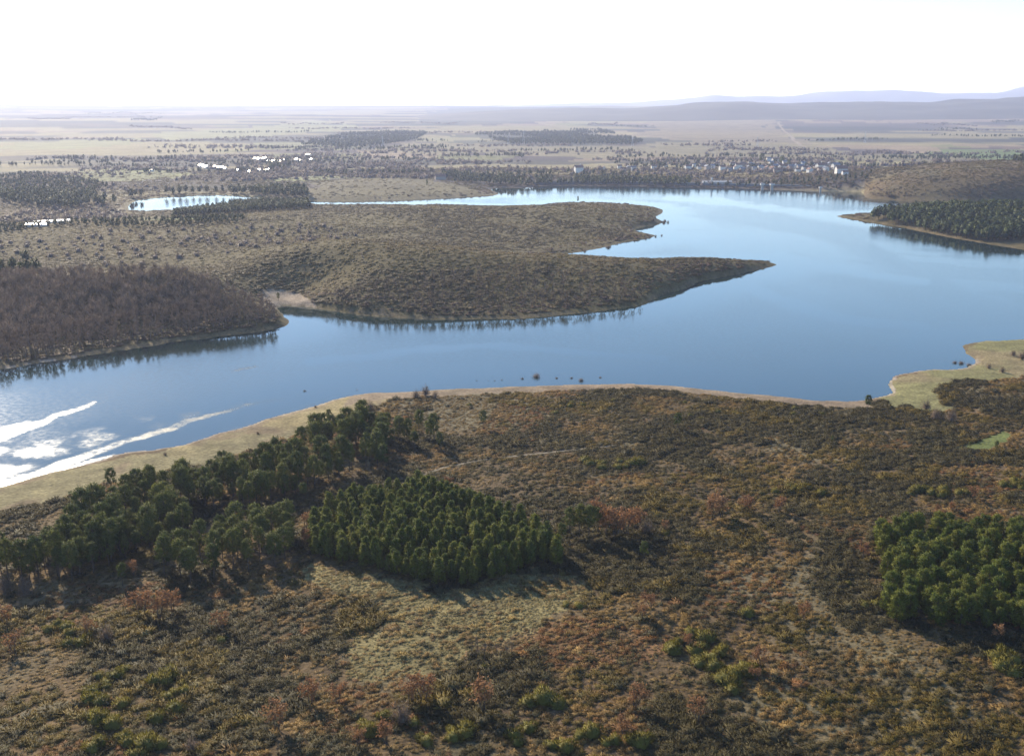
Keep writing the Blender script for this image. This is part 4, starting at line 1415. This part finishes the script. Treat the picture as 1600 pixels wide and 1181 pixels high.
def house_shape(w, d, h, rise, wall, roof, chim=True):
    a, b_, c_ = MB(), MB(), MB()
    x0, y0 = w / 2, d / 2
    a.add([(-x0, -y0, -1), (x0, -y0, -1), (x0, y0, -1), (-x0, y0, -1), (-x0, -y0, h), (x0, -y0, h), (x0, y0, h), (-x0, y0, h), (-x0, 0, h + rise), (x0, 0, h + rise)],
          [(0, 1, 5, 4), (2, 3, 7, 6), (1, 2, 6, 9, 5), (3, 0, 4, 8, 7)])
    o, t = .5, .22
    k = rise / y0
    for s in (-1, 1):
        e0, e1 = (-x0 - o, s * (y0 + o), h - k * o + .03), (x0 + o, s * (y0 + o), h - k * o + .03)
        r0, r1 = (-x0 - o, 0, h + rise + .03), (x0 + o, 0, h + rise + .03)
        up = lambda p: (p[0], p[1], p[2] + t)
        b_.add([e0, e1, r1, r0, up(e0), up(e1), up(r1), up(r0)], [(0, 1, 2, 3), (7, 6, 5, 4), (0, 4, 5, 1), (1, 5, 6, 2), (3, 7, 4, 0)])
    c_.box((x0 * .4, .4, h + rise * .6), (x0 * .4 + .8, 1.2, h + rise + 1.1))
    return a.mesh("house_wall", wall), b_.mesh("house_roof", roof), c_.mesh("house_chimney", wall) if chim else None


HS = [house_shape(11, 8, 5.5, 2.6, m_wall, m_roof), house_shape(9, 7.5, 6.0, 2.4, m_white, m_roof), house_shape(13, 8, 4.5, 2.5, m_wall2, m_roof), house_shape(10, 8, 5.8, 2.4, m_wall2, m_slate), house_shape(9, 8, 6.5, 2.2, m_white, m_slate)]
BARN = [house_shape(22, 13, 5.0, 3.8, m_white, m_metal, False), house_shape(30, 14, 5.0, 4.1, m_white, m_metal, False), house_shape(16, 11, 4.5, 3.2, m_white, m_metal, False)]


def house(name, shp, px, py, rz, lab, cat, group=None, s=1.0):
    gx, gy, gz = G(px, py)
    e = bpy.data.objects.new(name, None)
    e.location = (gx, gy, gz)
    e.rotation_euler = (0, 0, rz)
    e.scale = (s, s, s)
    col.objects.link(e)
    tag(e, lab, cat, group)
    obj("wall", shp[0], e)
    rf = obj("roof", shp[1], e)
    if shp[2]:
        obj("chimney", shp[2], rf)


VILL = [(1145, 258), (1155, 260), (1160, 255), (1170, 262), (1178, 264), (1184, 259), (1195, 262), (1199, 263), (1211, 261), (1205, 256), (1222, 262), (1232, 264), (1240, 258), (1250, 262), (1255, 258), (1262, 263), (1270, 257), (1288, 258), (1300, 262), (1290, 266), (1280, 260),
        (1092, 262), (1098, 258), (1105, 263), (1113, 261), (1120, 257), (1128, 264), (1136, 262), (1140, 266), (1085, 259), (1075, 262), (1149, 263), (1164, 258), (1175, 259), (1188, 263), (1207, 265), (1217, 258), (1229, 260), (1236, 262), (1244, 261), (1258, 265), (1275, 263), (1284, 266), (1296, 258), (1226, 255), (1246, 266), (1172, 255), (1190, 267), (1160, 266), (1310, 268), (1320, 271), (1265, 268), (1215, 267)]
HW = ["plaster house, tiled roof", "white house, tiled roof", "low stone house, tiled roof", "stone house, slate roof", "tall white house, slate roof"]
vlab = [f"{HW[k % 5]}, in the village's {r_}, {c_}" for k, (r_, c_) in enumerate(zip(binned(np.array(VILL)[:, 1], ("upper row", "lower row")), binned(np.array(VILL)[:, 0], ("far left", "left half", "right half", "far right"))))]
for k, (px, py) in enumerate(VILL):
    house("village_house", HS[k % 5], px, py + 2.5, random.uniform(-.1, .35) + (1.57 if k % 4 == 3 else 0), vlab[k], "house", "houses of the village beyond the dam", random.uniform(.8, 1.15))
for px, py, k, s, lab in [(1211, 252, 0, 1.25, "cream house standing between two dark round trees above the village"), (1201, 250, 4, 1.0, "white house left of the cream one above the village"), (1154, 262, 1, 1.35, "bright white gabled house in the left half of the village"),
                          (1281, 264, 1, 1.5, "tall white gable at the right side of the village"), (1305, 264, 4, 1.4, "last tall white gable at the village's right end"), (1314, 270, 0, 1.6, "cream house with reddish roof at the village's right end"),
                          (904, 268, 1, 1.6, "lone pale gabled house left of the hamlet, above the lakeside pines"), (688, 279, 2, 1.3, "pale roofed house half hidden among pines by the far bay")]:
    house("village_house", HS[k], px, py + 2, random.uniform(.0, .3), lab, "house", None, s)
for k, (px, py) in enumerate([(943, 263), (968, 262), (974, 265), (982, 263), (990, 265), (1022, 262), (1040, 260)]):
    house("village_house", HS[k % 5], px, py + 2, random.choice((.2, 1.4)) + random.uniform(-.3, .3), ["leftmost", "second", "third", "middle", "fifth", "sixth", "rightmost"][k] + " small house of the hamlet above the lakeside pine belt", "house", "houses of the hamlet above the pine belt", random.uniform(.75, 1.05))
house("long_shed", house_shape(46, 10, 3.5, 1.8, m_conc, plain("dam_shed_roof", (.5, .46, .4), .8, .1, .3), False), 1120, 288, .03, "long low pale shed on the grass at the left end of the dam", "shed")
WB = [(237, 267, 2), (316, 260, 0), (322, 262, 0), (336, 261, 2), (341, 263, 0), (347, 262, 1), (352, 263, 2), (399, 248, 2), (405, 249, 1), (414, 249, 0), (420, 252, 0), (428, 252, 1), (437, 253, 1), (444, 251, 2), (464, 250, 2), (470, 251, 0), (406, 266, 2), (415, 267, 2), (421, 265, 2), (482, 243, 0), (487, 250, 2), (373, 266, 2), (391, 269, 2)]
wlab = [f"white shed with shining metal roof beyond the pond, {r_}, {c_}" for r_, c_ in zip(binned(np.array(WB)[:, 1], ("upper ones", "lower ones")), binned(np.array(WB)[:, 0], ("far left cluster", "left cluster", "middle cluster", "right cluster", "far right cluster")))]
for k, (px, py, b) in enumerate(WB):
    house("metal_roofed_shed", BARN[b], px, py + 1.5, math.radians(-52) + random.uniform(-.12, .12), wlab[k] if k else "lone white shed shining in the fields above the pond, leftmost of all", "shed", "shining sheds beyond the pond" if k else None, random.uniform(.45, .75))
house("farm_shed", house_shape(32, 8, 1.8, 1.2, m_white, m_metal, False), 82, 351, .55, "long white roofed shed left of the pond, the upper of two", "shed")
house("farm_shed", house_shape(18, 8, 1.8, 1.2, m_white, m_metal, False), 58, 355, .12, "shorter white roofed shed left of the pond, the lower of two", "shed")


def pylon(px, py, h, lab):
    gx, gy, gz = G(px, py)
    e = bpy.data.objects.new("pylon", None)
    e.location = (gx, gy, gz)
    e.rotation_euler = (0, 0, random.uniform(-.3, .3))
    col.objects.link(e)
    tag(e, lab, "pylon")
    b = MB()
    w0, w1 = h * .09, h * .018
    cs = [(-1, -1), (1, -1), (1, 1), (-1, 1)]
    for sx, sy in cs:
        b.tube([(sx * w0, sy * w0, -.5), (sx * w1, sy * w1, h * .72), (sx * w1 * .8, sy * w1 * .8, h)], [.22, .16, .12], 4)
    zs = np.linspace(0, .95, 9) * h
    wz = np.interp(zs, (0, h * .72, h), (w0, w1, w1 * .8))
    for i in range(8):
        for j in range(4):
            p, q = cs[j], cs[(j + 1) % 4]
            b.tube([(p[0] * wz[i], p[1] * wz[i], zs[i]), (q[0] * wz[i + 1], q[1] * wz[i + 1], zs[i + 1])], [.08, .08], 3)
    obj("lattice_mast", b.mesh("lattice_mast", m_steel), e)
    for zf, L in ((.74, .19), (.85, .15), (.95, .10)):
        b = MB()
        for s in (-1, 1):
            b.tube([(0, 0, h * zf), (s * L * h, 0, h * zf)], [.16, .10], 4)
            b.tube([(0, 0, h * (zf + .04)), (s * L * h, 0, h * zf)], [.10, .08], 3)
        obj("cross_arm", b.mesh("cross_arm", m_steel), e)


for px, py, h, lab in [(598, 230, 30, "leftmost steel pylon, before the dark wood in the plain"), (794, 227, 30, "shorter steel pylon in front of the far wood, left of its neighbour"), (818, 225, 40, "tallest steel pylon, in front of the far wood"),
                       (988, 229, 30, "steel pylon at the right end of the far wood"), (1183, 232, 32, "steel pylon in the tan fields above the village"), (1351, 224, 36, "rightmost steel pylon in the plain")]:
    pylon(px, py, h, lab)

# big dark trees by the village
for px, py, s, lab in [(1190, 251, 1.35, "large dark round tree left above the village"), (1222, 255, 1.2, "large dark round tree right of the cream house above the village"), (1232, 258, .9, "smaller dark tree beside the right one above the village"), (1145, 253, .75, "slim dark tree above the left half of the village"),
                       (1054, 287, 1.0, "dark tree on the shore left of the dam's end, the left of two"), (1075, 287, 1.1, "dark tree on the shore left of the dam's end, the right of two"), (667, 288, .6, "lone dark bush on the bare bank of the far bay")]:
    gx, gy, gz = G(px, py + 1)
    tree("village_tree", ROUND, random.randrange(99), gx, gy, gz, s * 2.0, lab, "tree", None, 1.25 if s > .8 else .6)


# ------------------------------------------------------------------ the air
m_haze = bpy.data.materials.new("haze")
m_haze.use_nodes = True
nt = m_haze.node_tree
nt.nodes.remove(nt.nodes["Principled BSDF"])
pv = nt.nodes.new("ShaderNodeVolumePrincipled")
pv.inputs['Color'].default_value = (0.60, 0.67, 0.92, 1)
pv.inputs['Density'].default_value = 0.64e-4
pv.inputs['Anisotropy'].default_value = 0.32
nt.links.new(pv.outputs[0], nt.nodes["Material Output"].inputs['Volume'])
mb = MB()
mb.box((-17800, -17800, -6), (17800, 17800, 600))
tag(obj("haze", mb.mesh("haze", m_haze)), "pale winter haze over the whole plain", "haze", kind="stuff")
